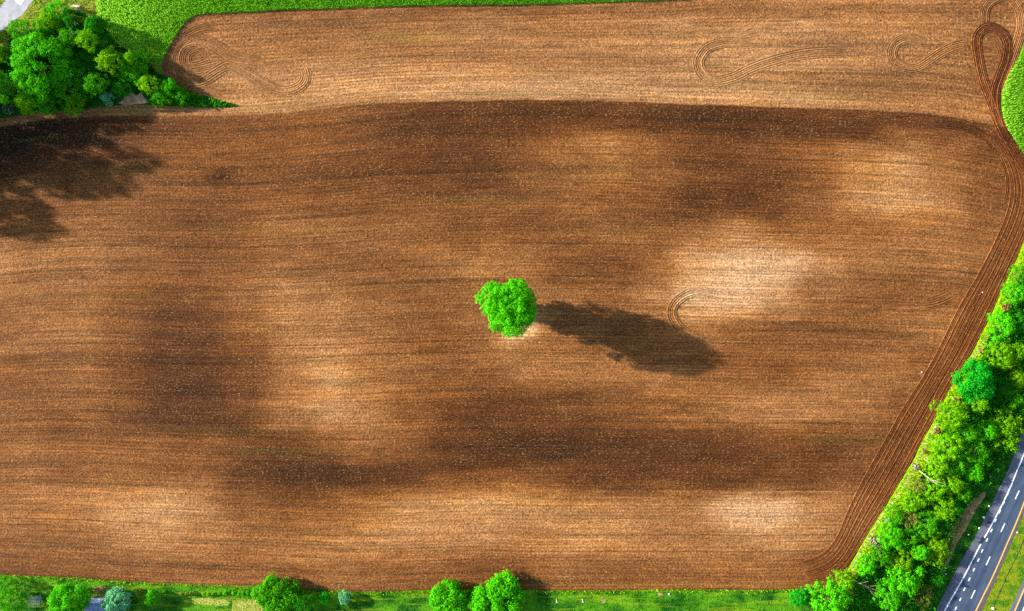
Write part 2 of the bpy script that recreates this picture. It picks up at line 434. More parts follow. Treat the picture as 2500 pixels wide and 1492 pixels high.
def set_soil(m, XY, flow=None, dark=None, mult=None, clod=1.0):
    X, Y = XY[:, 0], XY[:, 1]
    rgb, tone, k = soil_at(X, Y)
    if mult is not None: rgb = rgb * mult
    if dark is not None: rgb = rgb * dark[:, None]
    if flow is None: flow = flow_at(X, Y)
    a = m.attributes.new('soil', 'FLOAT_COLOR', 'POINT')
    a.data.foreach_set('color', np.concatenate([rgb, np.ones((len(X), 1))], 1).astype(np.float32).ravel())
    a = m.attributes.new('flow', 'FLOAT_VECTOR', 'POINT')
    a.data.foreach_set('vector', flow.astype(np.float32).ravel())
    px = X / S + CX; py = CY - Y / S
    a = m.attributes.new('weed', 'FLOAT', 'POINT')
    a.data.foreach_set('value', np.clip(blobsum(px, py, WEEDS) * .42 + .02, 0, 1).astype(np.float32))
    a = m.attributes.new('clod', 'FLOAT', 'POINT')
    a.data.foreach_set('value', np.full(len(X), clod, np.float32))

# ------------------------------------------------------------------ ground
g = link('ground', mesh_from('ground', [(-1500, -1500, -.25), (1500, -1500, -.25), (1500, 1500, -.25), (-1500, 1500, -.25)], [(0, 1, 2, 3)], FAR))
tag(g, kind='structure')

def field_sheet():
    x = np.arange(-174, 174.01, 0.5); y = np.arange(-104, 104.01, 0.5)
    X, Y = np.meshgrid(x, y)
    nx, ny = len(x), len(y)
    V = np.stack([X.ravel(), Y.ravel(), 0.10 * (fbm(X.ravel() / 9, Y.ravel() / 5, 41, 3) - .5) - 0.02], 1)
    i = np.arange((ny - 1) * (nx - 1)); r, c = i // (nx - 1), i % (nx - 1)
    a = r * nx + c
    F = np.stack([a, a + 1, a + nx + 1, a + nx], 1)
    fx, fy = (V[F, 0].mean(1)) / S + CX, CY - V[F, 1].mean(1) / S
    up = fy < np.interp(fx, TX, TY)
    for nm, sel in (('stubble_field', up), ('ploughed_field', ~up)):
        f = F[sel]
        used, inv = np.unique(f, return_inverse=True)
        v = V[used]
        m = mesh_from(nm, v, inv.reshape(f.shape), SOIL, True)
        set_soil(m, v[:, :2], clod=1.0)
        tag(link(nm, m), kind='structure')
field_sheet()

def ridged(name, L, R, nr, height=0.14, base=0.02, mult=(1, 1, 1), clod=0.6, fade=0.0, deep=0.35, ends=True):
    """a strip between two world polylines with nr real soil ridges running along it"""
    n = int(max(np.linalg.norm(np.diff(L, axis=0), axis=1).sum(), np.linalg.norm(np.diff(R, axis=0), axis=1).sum()) / 0.6)
    def smooth(p):
        ker = np.ones(25) / 25
        q = np.vstack([np.repeat(p[:1], 12, 0), p, np.repeat(p[-1:], 12, 0)])
        return np.stack([np.convolve(q[:, k], ker, 'valid') for k in (0, 1)], 1)
    L, R = smooth(resample(L, n)), smooth(resample(R, n))
    w = nr * 6 + 1
    u = np.linspace(0, 1, w)
    rg = np.random.default_rng(len(name) + n)
    jit = 0.6 * np.sin(np.linspace(0, 9, w)) / (nr * 2)
    ph = -np.cos(2 * np.pi * nr * u)                       # furrow at both edges
    amp = (0.65 + 0.35 * np.sin(np.floor(u * nr) * 2.4 + 1)) 
    prof = (ph * .5 + .5) ** 0.8 * height * amp
    prof[0] = prof[-1] = -0.14
    G = L[:, None] * (1 - u)[None, :, None] + R[:, None] * u[None, :, None]
    d = np.r_[0, np.cumsum(np.linalg.norm(np.diff((L + R) / 2, axis=0), axis=1))]
    f = np.ones(n)
    if ends:
        f = np.clip(d / (3 + fade), 0, 1) * np.clip((d[-1] - d) / (3 + fade), 0, 1)
    Z = prof[None] * f[:, None] + base * f[:, None] + (rg.random((n, w)) - .5) * 0.03
    Z = Z - (1 - f[:, None]) * 0.10
    V = np.concatenate([G.reshape(-1, 2), Z.reshape(-1, 1)], 1)
    i = np.arange((n - 1) * (w - 1)); r, c = i // (w - 1), i % (w - 1)
    a = r * w + c
    F = np.stack([a, a + 1, a + w + 1, a + w], 1)
    # make sure faces look up
    p0, p1, p3 = V[F[0, 0]], V[F[0, 1]], V[F[0, 3]]
    if np.cross((p1 - p0)[:2], (p3 - p0)[:2]) < 0: F = F[:, ::-1]
    m = mesh_from(name, V, F, SOIL, True)
    W = np.linalg.norm(R - L, axis=1).mean()
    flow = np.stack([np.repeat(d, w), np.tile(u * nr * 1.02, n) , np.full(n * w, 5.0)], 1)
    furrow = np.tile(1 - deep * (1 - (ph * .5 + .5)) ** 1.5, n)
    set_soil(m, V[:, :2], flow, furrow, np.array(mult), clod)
    return tag(link(name, m), kind='structure')

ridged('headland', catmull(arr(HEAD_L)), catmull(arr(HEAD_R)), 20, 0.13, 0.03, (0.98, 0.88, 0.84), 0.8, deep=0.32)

def ribbon(pts, wpx, nr=6, height=0.14, base=0.03, mult=(1, 1, 1), deep=0.34, fade=5):
    c = catmull(arr(pts), 0.5)
    t = np.gradient(c, axis=0); t /= np.linalg.norm(t, axis=1)[:, None]
    nrm = np.stack([-t[:, 1], t[:, 0]], 1) * wpx * S / 2
    # keep parametrisation shared: ruled strip
    Lp, Rp = c + nrm, c - nrm
    n = len(c); w = nr * 6 + 1; u = np.linspace(0, 1, w)
    ph = -np.cos(2 * np.pi * nr * u)
    prof = (ph * .5 + .5) ** 0.8 * height * (0.7 + .3 * np.sin(np.floor(u * nr) * 2.2))
    prof[0] = prof[-1] = -0.14
    G = Lp[:, None] * (1 - u)[None, :, None] + Rp[:, None] * u[None, :, None]
    d = np.r_[0, np.cumsum(np.linalg.norm(np.diff(c, axis=0), axis=1))]
    f = np.clip(d / (.1 + fade), 0, 1) * np.clip((d[-1] - d) / (.1 + fade), 0, 1)
    Z = (prof[None] + base + 0.1) * f[:, None] - 0.10
    V = np.concatenate([G.reshape(-1, 2), Z.reshape(-1, 1)], 1)
    i = np.arange((n - 1) * (w - 1)); r, cc = i // (w - 1), i % (w - 1)
    a = r * w + cc
    F = np.stack([a, a + w, a + w + 1, a + 1], 1)
    m = mesh_from('tractor_track', V, F, SOIL, True)
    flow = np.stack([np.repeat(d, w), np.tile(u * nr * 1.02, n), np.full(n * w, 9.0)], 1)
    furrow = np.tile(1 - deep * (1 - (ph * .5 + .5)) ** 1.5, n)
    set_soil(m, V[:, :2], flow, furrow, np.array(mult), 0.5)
    return tag(link('tractor_track', m), kind='structure')

def z2(pts): return [(1640 + a * .3458, b * .3458) for a, b in pts]
def z1(pts): return [(380 + a * .182, 20 + b * .182) for a, b in pts]
def z8(pts): return [(1100 + a * .3016, 620 + b * .3016) for a, b in pts]
RED = (0.62, 0.46, 0.40)
# pale loops
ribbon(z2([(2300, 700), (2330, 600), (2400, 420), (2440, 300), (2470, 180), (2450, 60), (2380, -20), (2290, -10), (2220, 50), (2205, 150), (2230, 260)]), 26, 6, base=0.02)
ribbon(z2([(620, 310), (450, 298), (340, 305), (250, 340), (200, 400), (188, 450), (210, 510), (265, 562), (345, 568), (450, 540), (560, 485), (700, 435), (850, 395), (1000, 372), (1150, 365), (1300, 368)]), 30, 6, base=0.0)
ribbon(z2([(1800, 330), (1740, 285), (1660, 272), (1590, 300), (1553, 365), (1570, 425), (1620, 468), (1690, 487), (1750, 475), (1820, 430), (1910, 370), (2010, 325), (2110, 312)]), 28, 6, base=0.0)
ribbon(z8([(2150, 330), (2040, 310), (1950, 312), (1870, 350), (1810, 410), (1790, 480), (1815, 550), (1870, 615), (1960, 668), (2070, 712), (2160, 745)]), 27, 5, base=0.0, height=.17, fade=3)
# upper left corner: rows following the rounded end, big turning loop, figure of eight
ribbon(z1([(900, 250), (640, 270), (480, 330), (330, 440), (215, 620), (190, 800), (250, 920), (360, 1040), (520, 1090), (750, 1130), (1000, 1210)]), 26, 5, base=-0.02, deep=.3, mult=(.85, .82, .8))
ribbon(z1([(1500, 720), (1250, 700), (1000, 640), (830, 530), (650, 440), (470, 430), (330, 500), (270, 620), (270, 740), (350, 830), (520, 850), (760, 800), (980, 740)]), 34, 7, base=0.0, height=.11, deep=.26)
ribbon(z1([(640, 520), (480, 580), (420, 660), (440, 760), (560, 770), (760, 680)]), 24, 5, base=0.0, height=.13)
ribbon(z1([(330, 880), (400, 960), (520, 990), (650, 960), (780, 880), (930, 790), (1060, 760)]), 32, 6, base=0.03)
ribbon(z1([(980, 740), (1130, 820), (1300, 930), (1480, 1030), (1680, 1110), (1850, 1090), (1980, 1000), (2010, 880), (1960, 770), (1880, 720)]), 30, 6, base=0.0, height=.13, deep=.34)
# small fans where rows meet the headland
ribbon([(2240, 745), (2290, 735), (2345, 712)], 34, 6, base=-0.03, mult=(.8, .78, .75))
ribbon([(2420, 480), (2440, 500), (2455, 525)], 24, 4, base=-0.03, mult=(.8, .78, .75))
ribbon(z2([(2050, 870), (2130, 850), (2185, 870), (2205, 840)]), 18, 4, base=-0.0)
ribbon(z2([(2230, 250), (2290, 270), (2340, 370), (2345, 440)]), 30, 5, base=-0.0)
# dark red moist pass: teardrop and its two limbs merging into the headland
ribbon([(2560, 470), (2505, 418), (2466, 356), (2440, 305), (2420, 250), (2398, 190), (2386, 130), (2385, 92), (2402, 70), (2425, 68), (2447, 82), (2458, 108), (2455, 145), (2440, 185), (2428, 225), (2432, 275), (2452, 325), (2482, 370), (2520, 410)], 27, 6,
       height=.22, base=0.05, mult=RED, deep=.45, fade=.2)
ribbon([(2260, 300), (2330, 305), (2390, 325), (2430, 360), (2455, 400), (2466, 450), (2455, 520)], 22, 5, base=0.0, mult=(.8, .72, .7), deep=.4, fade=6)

# ------------------------------------------------------------------ flat patches
def sheet(name, poly_px, z, mat, kind='structure', world_pts=None):
    pts = arr(poly_px) if world_pts is None else world_pts
    from mathutils.geometry import delaunay_2d_cdt
    vs = [Vector((float(a), float(b))) for a, b in pts]
    n_ = len(vs)
    ov, oe, of, _a, _b, _c = delaunay_2d_cdt(vs, [], [list(range(n_))], 1, 1e-4)
    fs = []
    for f in of:
        p = [ov[i] for i in f]
        ar = sum(p[i - 1].x * p[i].y - p[i].x * p[i - 1].y for i in range(len(p)))
        fs.append(tuple(f) if ar > 0 else tuple(f)[::-1])
    me = bpy.data.meshes.new(name)
    me.from_pydata([(v.x, v.y, z) for v in ov], [], fs)
    me.materials.append(mat)
    o = link(name, me)
    if kind: tag(o, kind=kind)
    return o

def wob(pts, amp=1.6, step=0.9, seed=1):
    """fine uneven edge for an outline (pixels)"""
    c = catmull([(a * 1.0, b * 1.0) for a, b in pts], step / S)
    n = fbm(c[:, 0] / 9, c[:, 1] / 9, seed, 3) - .5
    n2 = fbm(c[:, 0] / 9 + 50, c[:, 1] / 9, seed + 7, 3) - .5
    return [(float(a), float(b)) for a, b in np.stack([c[:, 0] + amp * 2 * n, c[:, 1] + amp * 2 * n2], 1)]

BLW = wob(BOT[:17] + [(1983, 1443)], 2.0)
HRW = wob([(1983, 1443), (2010, 1437), (2043, 1425), (2066, 1396), (2083, 1366), (2093, 1348)] + [p for p in HEAD_R[5:20]], 1.6)
lawn_px = BLW + [(2000, 1560), (-60, 1560)]
sheet('lawn', lawn_px, 0.05, GRASS)
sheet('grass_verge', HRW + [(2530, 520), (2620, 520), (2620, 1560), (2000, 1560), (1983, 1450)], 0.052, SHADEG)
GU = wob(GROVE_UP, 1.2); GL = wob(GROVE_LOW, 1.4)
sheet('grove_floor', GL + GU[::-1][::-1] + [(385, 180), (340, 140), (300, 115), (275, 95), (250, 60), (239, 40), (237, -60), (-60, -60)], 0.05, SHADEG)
sheet('rough_grass', [(-60, -60), (240, -60), (241, 50), (225, 52), (190, 60), (150, 40), (130, 60), (95, 50), (80, 80), (30, 75), (20, 120), (-60, 140)], 0.056, ROUGHG)
CL = wob(CROPLINE, 1.2)
crop_px = [(237, -80), (238, 40), (250, 60), (275, 95), (300, 115), (340, 140), (372, 163), (385, 175)] + CL + [(2600, -80)]
sheet('crop_floor', crop_px, 0.054, CROPG)
sheet('rough_patch', [(372, 163), (397, 147), (396, 165), (399, 183), (385, 178)], 0.062, ROUGHG)
sheet('bare_soil', wob([(286, 253), (300, 245), (308, 233), (322, 226), (333, 232), (346, 227), (352, 240), (364, 250), (335, 255), (305, 257), (286, 253)], 3), 0.060, PALEDIRT)
RC = wob([(2520, 60), (2497, 114), (2484, 145), (2463, 180), (2449, 214), (2444, 259), (2452, 301), (2470, 335), (2497, 373), (2560, 440)], 1.2)
sheet('crop_floor', RC + [(2640, 440), (2640, 60)], 0.054, CROPG)
# bright verge and trodden path between headland and the trees
VL = HRW
VR = [(2012, 1470), (2056, 1444), (2090, 1412), (2115, 1374), (2158, 1305), (2198, 1245), (2236, 1184), (2268, 1124), (2296, 1064), (2318, 1024), (2350, 962),
      (2368, 912), (2392, 868), (2415, 822), (2448, 765), (2475, 710), (2505, 640), (2540, 560)]
sheet('grass_verge', HRW + wob(VR, 1.5)[::-1], 0.060, VERGE)
def path(pts, wpx, z, mat, name='path', seed=3):
    c = catmull(arr(pts), 0.7)
    t = np.gradient(c, axis=0); t /= np.linalg.norm(t, axis=1)[:, None]
    n = np.stack([-t[:, 1], t[:, 0]], 1)
    w = (wpx * S / 2) * (0.5 + fbm(np.arange(len(c)) / 6., np.zeros(len(c)), seed, 3))[:, None]
    return sheet(name, None, z, mat, world_pts=np.vstack([c + n * w, (c - n * w)[::-1]]))
TRAIL = plain('trodden_grass', (0.44, 0.42, 0.13), 0.95, 0.35, 0.6, 0.1)
path([(2078, 1402), (2090, 1370), (2110, 1335), (2150, 1265), (2185, 1218), (2222, 1160), (2250, 1105), (2272, 1058), (2290, 1032)], 7, 0.067, TRAIL)
path([(2368, 895), (2380, 868), (2400, 835), (2412, 815)], 6, 0.067, TRAIL)
path([(2452, 745), (2462, 715), (2476, 685), (2492, 650)], 4, 0.067, TRAIL)
sheet('driveway', [(14, -60), (14, 0), (0, 18), (-60, 60), (-60, 140), (0, 81), (30, 53), (55, 37), (70, 16), (82, 0), (110, -60)], 0.085,
      plain('weathered_concrete', (0.27, 0.275, 0.30), 0.8, 0.25, 0.5, 0.05))
sheet('concrete_pad', [(36, 0), (38, -12), (58, -12), (60, 0), (52, 14), (44, 10)], 0.092, plain('pale_concrete', (0.45, 0.45, 0.48), 0.8, 0.1, 0.6, 0.03))
SOILPATCH = plain('bare_garden_soil', (0.22, 0.12, 0.06), 0.95, 0.35, 1.0, 0.1)
sheet('bare_soil', wob([(222, 1441), (232, 1434), (246, 1431), (256, 1436), (257, 1442), (248, 1447), (234, 1445), (222, 1441)], .6), 0.057, SOILPATCH)
PLOT = grass_material('garden_plot', (0.18, 0.22, 0.02), (0.30, 0.30, 0.06), (0.16, 0.24, 0.02), 0.5)
sheet('garden_plot', [(568, 1466), (640, 1464), (642, 1495), (566, 1495)], 0.057, PLOT)
sheet('garden_plot', wob([(452, 1464), (500, 1460), (556, 1466), (556, 1478), (500, 1476), (452, 1470), (452, 1464)], .8), 0.057, PLOT)
sheet('bare_soil', wob([(2300, 1335), (2312, 1310), (2335, 1270), (2360, 1235), (2402, 1200), (2405, 1212), (2385, 1240), (2362, 1285), (2335, 1330), (2318, 1370), (2300, 1400), (2300, 1335)], 1.5), 0.058,
      plain('dead_grass', (0.26, 0.17, 0.07), 0.95, 0.45, 0.8, 0.1))

# ------------------------------------------------------------------ road
def asphalt(name, col, worn):
    t = NT(name)
    mp = t.n('ShaderNodeMapping'); t.l(t.pos(), mp.inputs[0]); mp.inputs['Rotation'].default_value = (0, 0, -math.radians(65))
    lane = t.noise(t.vmul(mp.outputs[0], (0.02, 0.75, 1)), 1.0, 3, 0.55)
    crack = t.noise(t.vmul(mp.outputs[0], (0.12, 1.6, 1)), 1.0, 4, 0.7, 1.5)
    patch = t.noise(t.pos(), 0.22, 4, 0.6)
    c = t.mix(t.ramp(lane, .38, .62), col, worn)
    c = t.scalec(c, t.ramp(patch, .3, .7, .82, 1.2, False))
    ck = t.math('ABSOLUTE', t.math('SUBTRACT', crack, .5))
    c = t.scalec(c, t.ramp(ck, .0, .018, .55, 1.0))
    return t.surf(c, .9, patch, .3, .01, .2)
ASPH = asphalt('asphalt', (0.030, 0.050, 0.090), (0.050, 0.070, 0.110))
SHOULD = asphalt('worn_asphalt', (0.078, 0.084, 0.122), (0.105, 0.108, 0.140))
SHOULD2 = plain('brown_shoulder', (0.08, 0.062, 0.066), 0.9, 0.25, 0.8, 0.01)
WHITE = plain('white_paint', (0.66, 0.66, 0.70), 0.7, 0.30, 1.2, 0.003)
YELLOW = plain('yellow_paint', (0.62, 0.36, 0.08), 0.7, 0.12, 2.0, 0.003)
DARKOIL = plain('tar_patch', (0.018, 0.022, 0.035), 0.6, 0.3, 2.0, 0.003)
E_L = [(2250, 1570), (2288, 1484), (2335, 1390), (2372, 1325), (2416, 1242), (2434, 1201), (2460, 1150), (2500, 1039), (2560, 860), (2600, 740)]
W_L = [(2268, 1570), (2306, 1491), (2349, 1415), (2391, 1334), (2414, 1293), (2441, 1242), (2464, 1194), (2482, 1150), (2500, 1105), (2560, 930), (2620, 740)]
Y_L = [(2346, 1570), (2382, 1491), (2425, 1403), (2457, 1330), (2480, 1277), (2500, 1226), (2560, 1060), (2640, 820)]
E_R = [(2360, 1570), (2397, 1491), (2441, 1392), (2471, 1320), (2500, 1251), (2560, 1090), (2660, 820)]
def strip(name, A, B, z, mat, n=120):
    a, b = resample(catmull(arr(A)), n), resample(catmull(arr(B)), n)
    V = np.concatenate([np.vstack([a, b]), np.full((2 * n, 1), z)], 1)
    i = np.arange(n - 1)
    F = np.stack([i, i + n, i + n + 1, i + 1], 1)
    return tag(link(name, mesh_from(name, V, F, mat)), kind='structure')
strip('road_shoulder', E_L, E_R, 0.085, SHOULD)
strip('road', W_L, Y_L, 0.090, ASPH)
strip('road_shoulder', [(x - 1, y) for x, y in Y_L], E_R, 0.094, SHOULD2)
def line(pts, w, z, mat, name='road_marking', t0=0, t1=1):
    c = catmull(arr(pts), 0.7)
    t = np.gradient(c, axis=0); t /= np.linalg.norm(t, axis=1)[:, None]
    n = np.stack([-t[:, 1], t[:, 0]], 1) * w / 2
    N = len(c)
    V = np.concatenate([np.vstack([c + n, c - n]), np.full((2 * N, 1), z)], 1)
    i = np.arange(N - 1)
    return V, np.stack([i, i + N, i + N + 1, i + 1], 1)
def add_line(*a, **k):
    V, F = line(*a, **k)
    return tag(link('road_marking', mesh_from('road_marking', V, F, a[3])), kind='structure')
add_line(W_L, 0.42, 0.099, WHITE)
add_line(Y_L, 0.40, 0.099, YELLOW)
def dash(px, py, dx, dy, ln, w, z=0.098, mat=WHITE):
    c = np.array(P(px, py)[:2]); d = np.array([dx, -dy], float); d /= np.linalg.norm(d); n = np.array([-d[1], d[0]])
    q = [c - d * ln / 2 - n * w / 2, c + d * ln / 2 - n * w / 2, c + d * ln / 2 + n * w / 2, c - d * ln / 2 + n * w / 2]
    V = [(a, b, z) for a, b in q]
    tag(link('road_marking', mesh_from('road_marking', V, [(0, 1, 2, 3)], mat)), kind='structure')
for x, y in [(2375, 1451), (2412, 1369), (2448, 1288), (2483, 1208), (2335, 1532), (2514, 1125)]: dash(x, y, .42, -.91, 3.0, .36)
for x, y in [(2322, 1509), (2333, 1485), (2344, 1463), (2354, 1438), (2366, 1414), (2377, 1391), (2388, 1367), (2397, 1345), (2409, 1318), (2420, 1295), (2430, 1271), (2440, 1249), (2450, 1227), (2460, 1205), (2469, 1184), (2477, 1163)]:
    dash(x, y, .43, -.90, 1.15, .38)
# tar marks on the edge line
import random
rnd = random.Random(5)
def blot(name, px, py, rx, ry, ang, z, mat, n=22, kind='structure'):
    c = P(px, py); pts = []
    for i in range(n):
        a = 2 * math.pi * i / n; k = 0.75 + .5 * rnd.random()
        u, v = rx * S * k * math.cos(a), ry * S * k * math.sin(a)
        pts.append((c[0] + u * math.cos(ang) - v * math.sin(ang), c[1] + u * math.sin(ang) + v * math.cos(ang)))
    return sheet(name, None, z, mat, kind, world_pts=np.array(pts))
blot('tar_patch', 2397, 1320, 10, 5, math.radians(62), 0.103, DARKOIL)
blot('tar_patch', 2415, 1275, 4, 3, 0, 0.103, DARKOIL)
# second carriageway in the corner
strip('road_shoulder', [(2425, 1570), (2464, 1491), (2500, 1413), (2560, 1270), (2640, 1080)], [(2600, 1570), (2630, 1491), (2660, 1413), (2700, 1300), (2760, 1080)], 0.085, SHOULD)
strip('road', [(2440, 1570), (2477, 1491), (2500, 1438), (2560, 1300), (2650, 1080)], [(2580, 1570), (2610, 1491), (2640, 1413), (2680, 1300), (2740, 1080)], 0.090, ASPH)
add_line([(2440, 1570), (2477, 1491), (2500, 1438), (2560, 1300), (2650, 1080)], 0.45, 0.099, YELLOW)
dash(2499, 1486, .42, -.91, 3.0, .48)
MED = grass_material('median_grass', (0.03, 0.12, 0.003), (0.14, 0.19, 0.004), (0.22, 0.20, 0.006), 0.35)
strip('grass_median', E_R, [(2425, 1570), (2464, 1491), (2500, 1413), (2560, 1270), (2640, 1080)], 0.075, MED)
add_line([(2405, 1530), (2439, 1450), (2464, 1394), (2487, 1348), (2500, 1316), (2540, 1230)], 0.22, 0.083, plain('ditch_soil', (0.012, 0.02, 0.02), 0.9, .3))

# ------------------------------------------------------------------ leaves
def quads(C, N, size, rg, aspect=0.75, jitter=0.35):
    """leaf-cluster quads at C with normals N"""
    n = len(C)
    r = rg.normal(size=(n, 3))
    U = np.cross(N, r); U /= np.linalg.norm(U, axis=1)[:, None] + 1e-9
    W = np.cross(N, U)
    s = size * (1 + jitter * (rg.random(n) * 2 - 1))
    U = U * (s / 2)[:, None]; W = W * (s / 2 * aspect)[:, None]
    bend = N * (s * 0.16)[:, None]
    V = np.stack([C - U, C - W * 1.0 + bend, C + U, C + W * 1.0 + bend], 1).reshape(-1, 3)
    F = np.arange(4 * n).reshape(n, 4)
    return V, F

def leaf_mesh(name, C, N, size, rg, mat, v=None, aspect=.75):
    V, F = quads(C, N, size, rg, aspect)
    m = mesh_from(name, V, F, mat)
    if v is None: v = rg.random(len(C))
    a = m.attributes.new('v', 'FLOAT', 'FACE')
    a.data.foreach_set('value', np.clip(v, 0, 1).astype(np.float32))
    return m

def lobes_dome(R, hgt, rg, style, squash):
    """lobe centres of a crown of radius R whose top is at hgt"""
    rl = np.clip(R * {'round': .20, 'loose': .15, 'star': .135, 'low': .18, 'spruce': .16}[style], 0.36, 1.5)
    n = int({'round': 2.6, 'loose': 1.8, 'star': 1.9, 'low': 1.8, 'spruce': 2.2}[style] * (R / rl) ** 2)
    n = min(max(n, 8), 170)
    depth = squash
    out = []
    i = np.arange(n) + .5
    phi = i * 2.39996 + rg.random() * 6 + rg.normal(size=n) * .25
    zz = 1 - i / n * 1.25                       # 1 top .. -0.25 below the shoulder
    rad = np.sqrt(np.clip(1 - zz * zz, 0, 1))
    k = (R - rl * .8) * (1 + rg.normal(size=n) * (.07 if style == 'round' else .20))
    ecc = 1 + 0.12 * np.cos(phi * 2 + rg.random() * 6) + 0.10 * np.cos(phi * 3 + rg.random() * 6)
    if style == 'star':
        ecc = ecc * (0.80 + 0.24 * np.abs(np.cos(phi * 3.5 + 1)))
    x = np.cos(phi) * rad * k * ecc; y = np.sin(phi) * rad * k * ecc
    z = hgt - depth + zz * (depth - rl * .6) * (1 + rg.normal(size=n) * .06)
    if style == 'spruce':
        z = hgt - depth * 1.6 * rad ** 1.0 - rl
    r = rl * (0.60 + .95 * rg.random(n) ** 1.5)
    return np.stack([x, y, z], 1), r

def crown_from(C, Rl, rg, leaf, dens, mat, outward, style):
    pts, nrm, vv = [], [], []
    for c, r in zip(C, Rl):
        n = int(dens * r * r / (leaf * leaf))
        d = rg.normal(size=(n, 3)); d[:, 2] = np.abs(d[:, 2]) * .9 + d[:, 2] * .1 if False else d[:, 2]
        d /= np.linalg.norm(d, axis=1)[:, None]
        d[d[:, 2] < -0.45, 2] *= -1
        rr = r * (0.55 + .55 * rg.random(n) + (.7 if style != 'round' else .25) * (rg.random(n) < .14)) * (1 + .2 * np.sin(d[:, 0] * 7 + c[0] * 3) * np.cos(d[:, 1] * 6))
        p = c + d * rr[:, None] * np.array([1, 1, .85])
        q = d * 1.0 + rg.normal(size=(n, 3)) * .36 + np.array([0, 0, .40])
        q /= np.linalg.norm(q, axis=1)[:, None]
        pts.append(p); nrm.append(q)
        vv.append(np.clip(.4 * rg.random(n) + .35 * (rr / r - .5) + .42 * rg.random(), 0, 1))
    return leaf_mesh('crown', np.vstack(pts), np.vstack(nrm), leaf, rg, mat, np.concatenate(vv))

def tube(path_pts, radii, sides=7):
    p = np.array(path_pts, float); n = len(p)
    V = []; 
    for i in range(n):
        t = p[min(i + 1, n - 1)] - p[max(i - 1, 0)]; t /= np.linalg.norm(t) + 1e-9
        a = np.cross(t, (0.3, 1, 0.2)); a /= np.linalg.norm(a); b = np.cross(t, a)
        th = np.arange(sides) * 2 * np.pi / sides
        V.append(p[i] + radii[i] * (np.cos(th)[:, None] * a + np.sin(th)[:, None] * b))
    V = np.vstack(V)
    F = []
    for i in range(n - 1):
        for j in range(sides):
            F.append((i * sides + j, i * sides + (j + 1) % sides, (i + 1) * sides + (j + 1) % sides, (i + 1) * sides + j))
    return V, F

def join(parts):
    V, F, o = [], [], 0
    for v, f in parts:
        V.append(np.asarray(v)); F += [tuple(i + o for i in q) for q in f]; o += len(v)
    return np.vstack(V), F

def trunk_mesh(hgt, R, rg, mat, C=None, limbs=6, r0=None):
    r0 = r0 or max(.07, hgt * .022)
    top = hgt * .72
    parts = [tube([(0, 0, -.25), (0.02, 0, top * .25), (.08 * R * .3, .05, top * .6), (0, 0, top)], [r0 * 1.35, r0, r0 * .75, r0 * .3])]
    for i in range(limbs):
        a = i * 2.4 + rg.random(); z0 = hgt * (.2 + .35 * rg.random())
        if C is not None and len(C):
            e = C[rg.integers(len(C))] * np.array([.9, .9, .97])
        else:
            e = np.array([math.cos(a) * R * .8, math.sin(a) * R * .8, hgt * .8])
        b = np.array([0, 0, z0]); mdl = (b + e) / 2 + np.array([0, 0, -.05 * hgt])
        parts.append(tube([b, mdl, e], [r0 * .5, r0 * .32, r0 * .10], 5))
    V, F = join(parts)
    return mesh_from('trunk', V, F, mat, True)

def tree(px, py, rpx, hgt, style, colour, label, name='tree', cat='tree', group=None, dens=None, squash=None, leaf=None, lob=None):
    if dens is None and colour in ('neon', 'lime', 'yellow') : dens = {'round': 18, 'loose': 13, 'star': 15, 'low': 12, 'spruce': 16}[style]
    rg = np.random.default_rng(int(px * 7 + py * 13) & 0xffff)
    zc = hgt * .75
    R = rpx * S * (H - zc) / H
    X, Y, _ = P(px, py, zc)
    squash = squash if squash else min(hgt * .62, R * 1.1)
    leaf = leaf or float(np.clip(R * .075, .26, .46))
    dens = dens or {'round': 16, 'loose': 10, 'star': 13, 'low': 11, 'spruce': 16}[style]
    root = empty(name, (X, Y, 0.03), 0)
    tag(root, label, cat, group)
    if lob is None:
        C, Rl = lobes_dome(R, hgt, rg, style, squash)
    else:
        C, Rl = lob
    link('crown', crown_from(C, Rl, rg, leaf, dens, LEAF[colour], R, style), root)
    link('trunk', trunk_mesh(hgt, R, rg, BARK, C, 7 if R > 3 else 4), root)
    return root

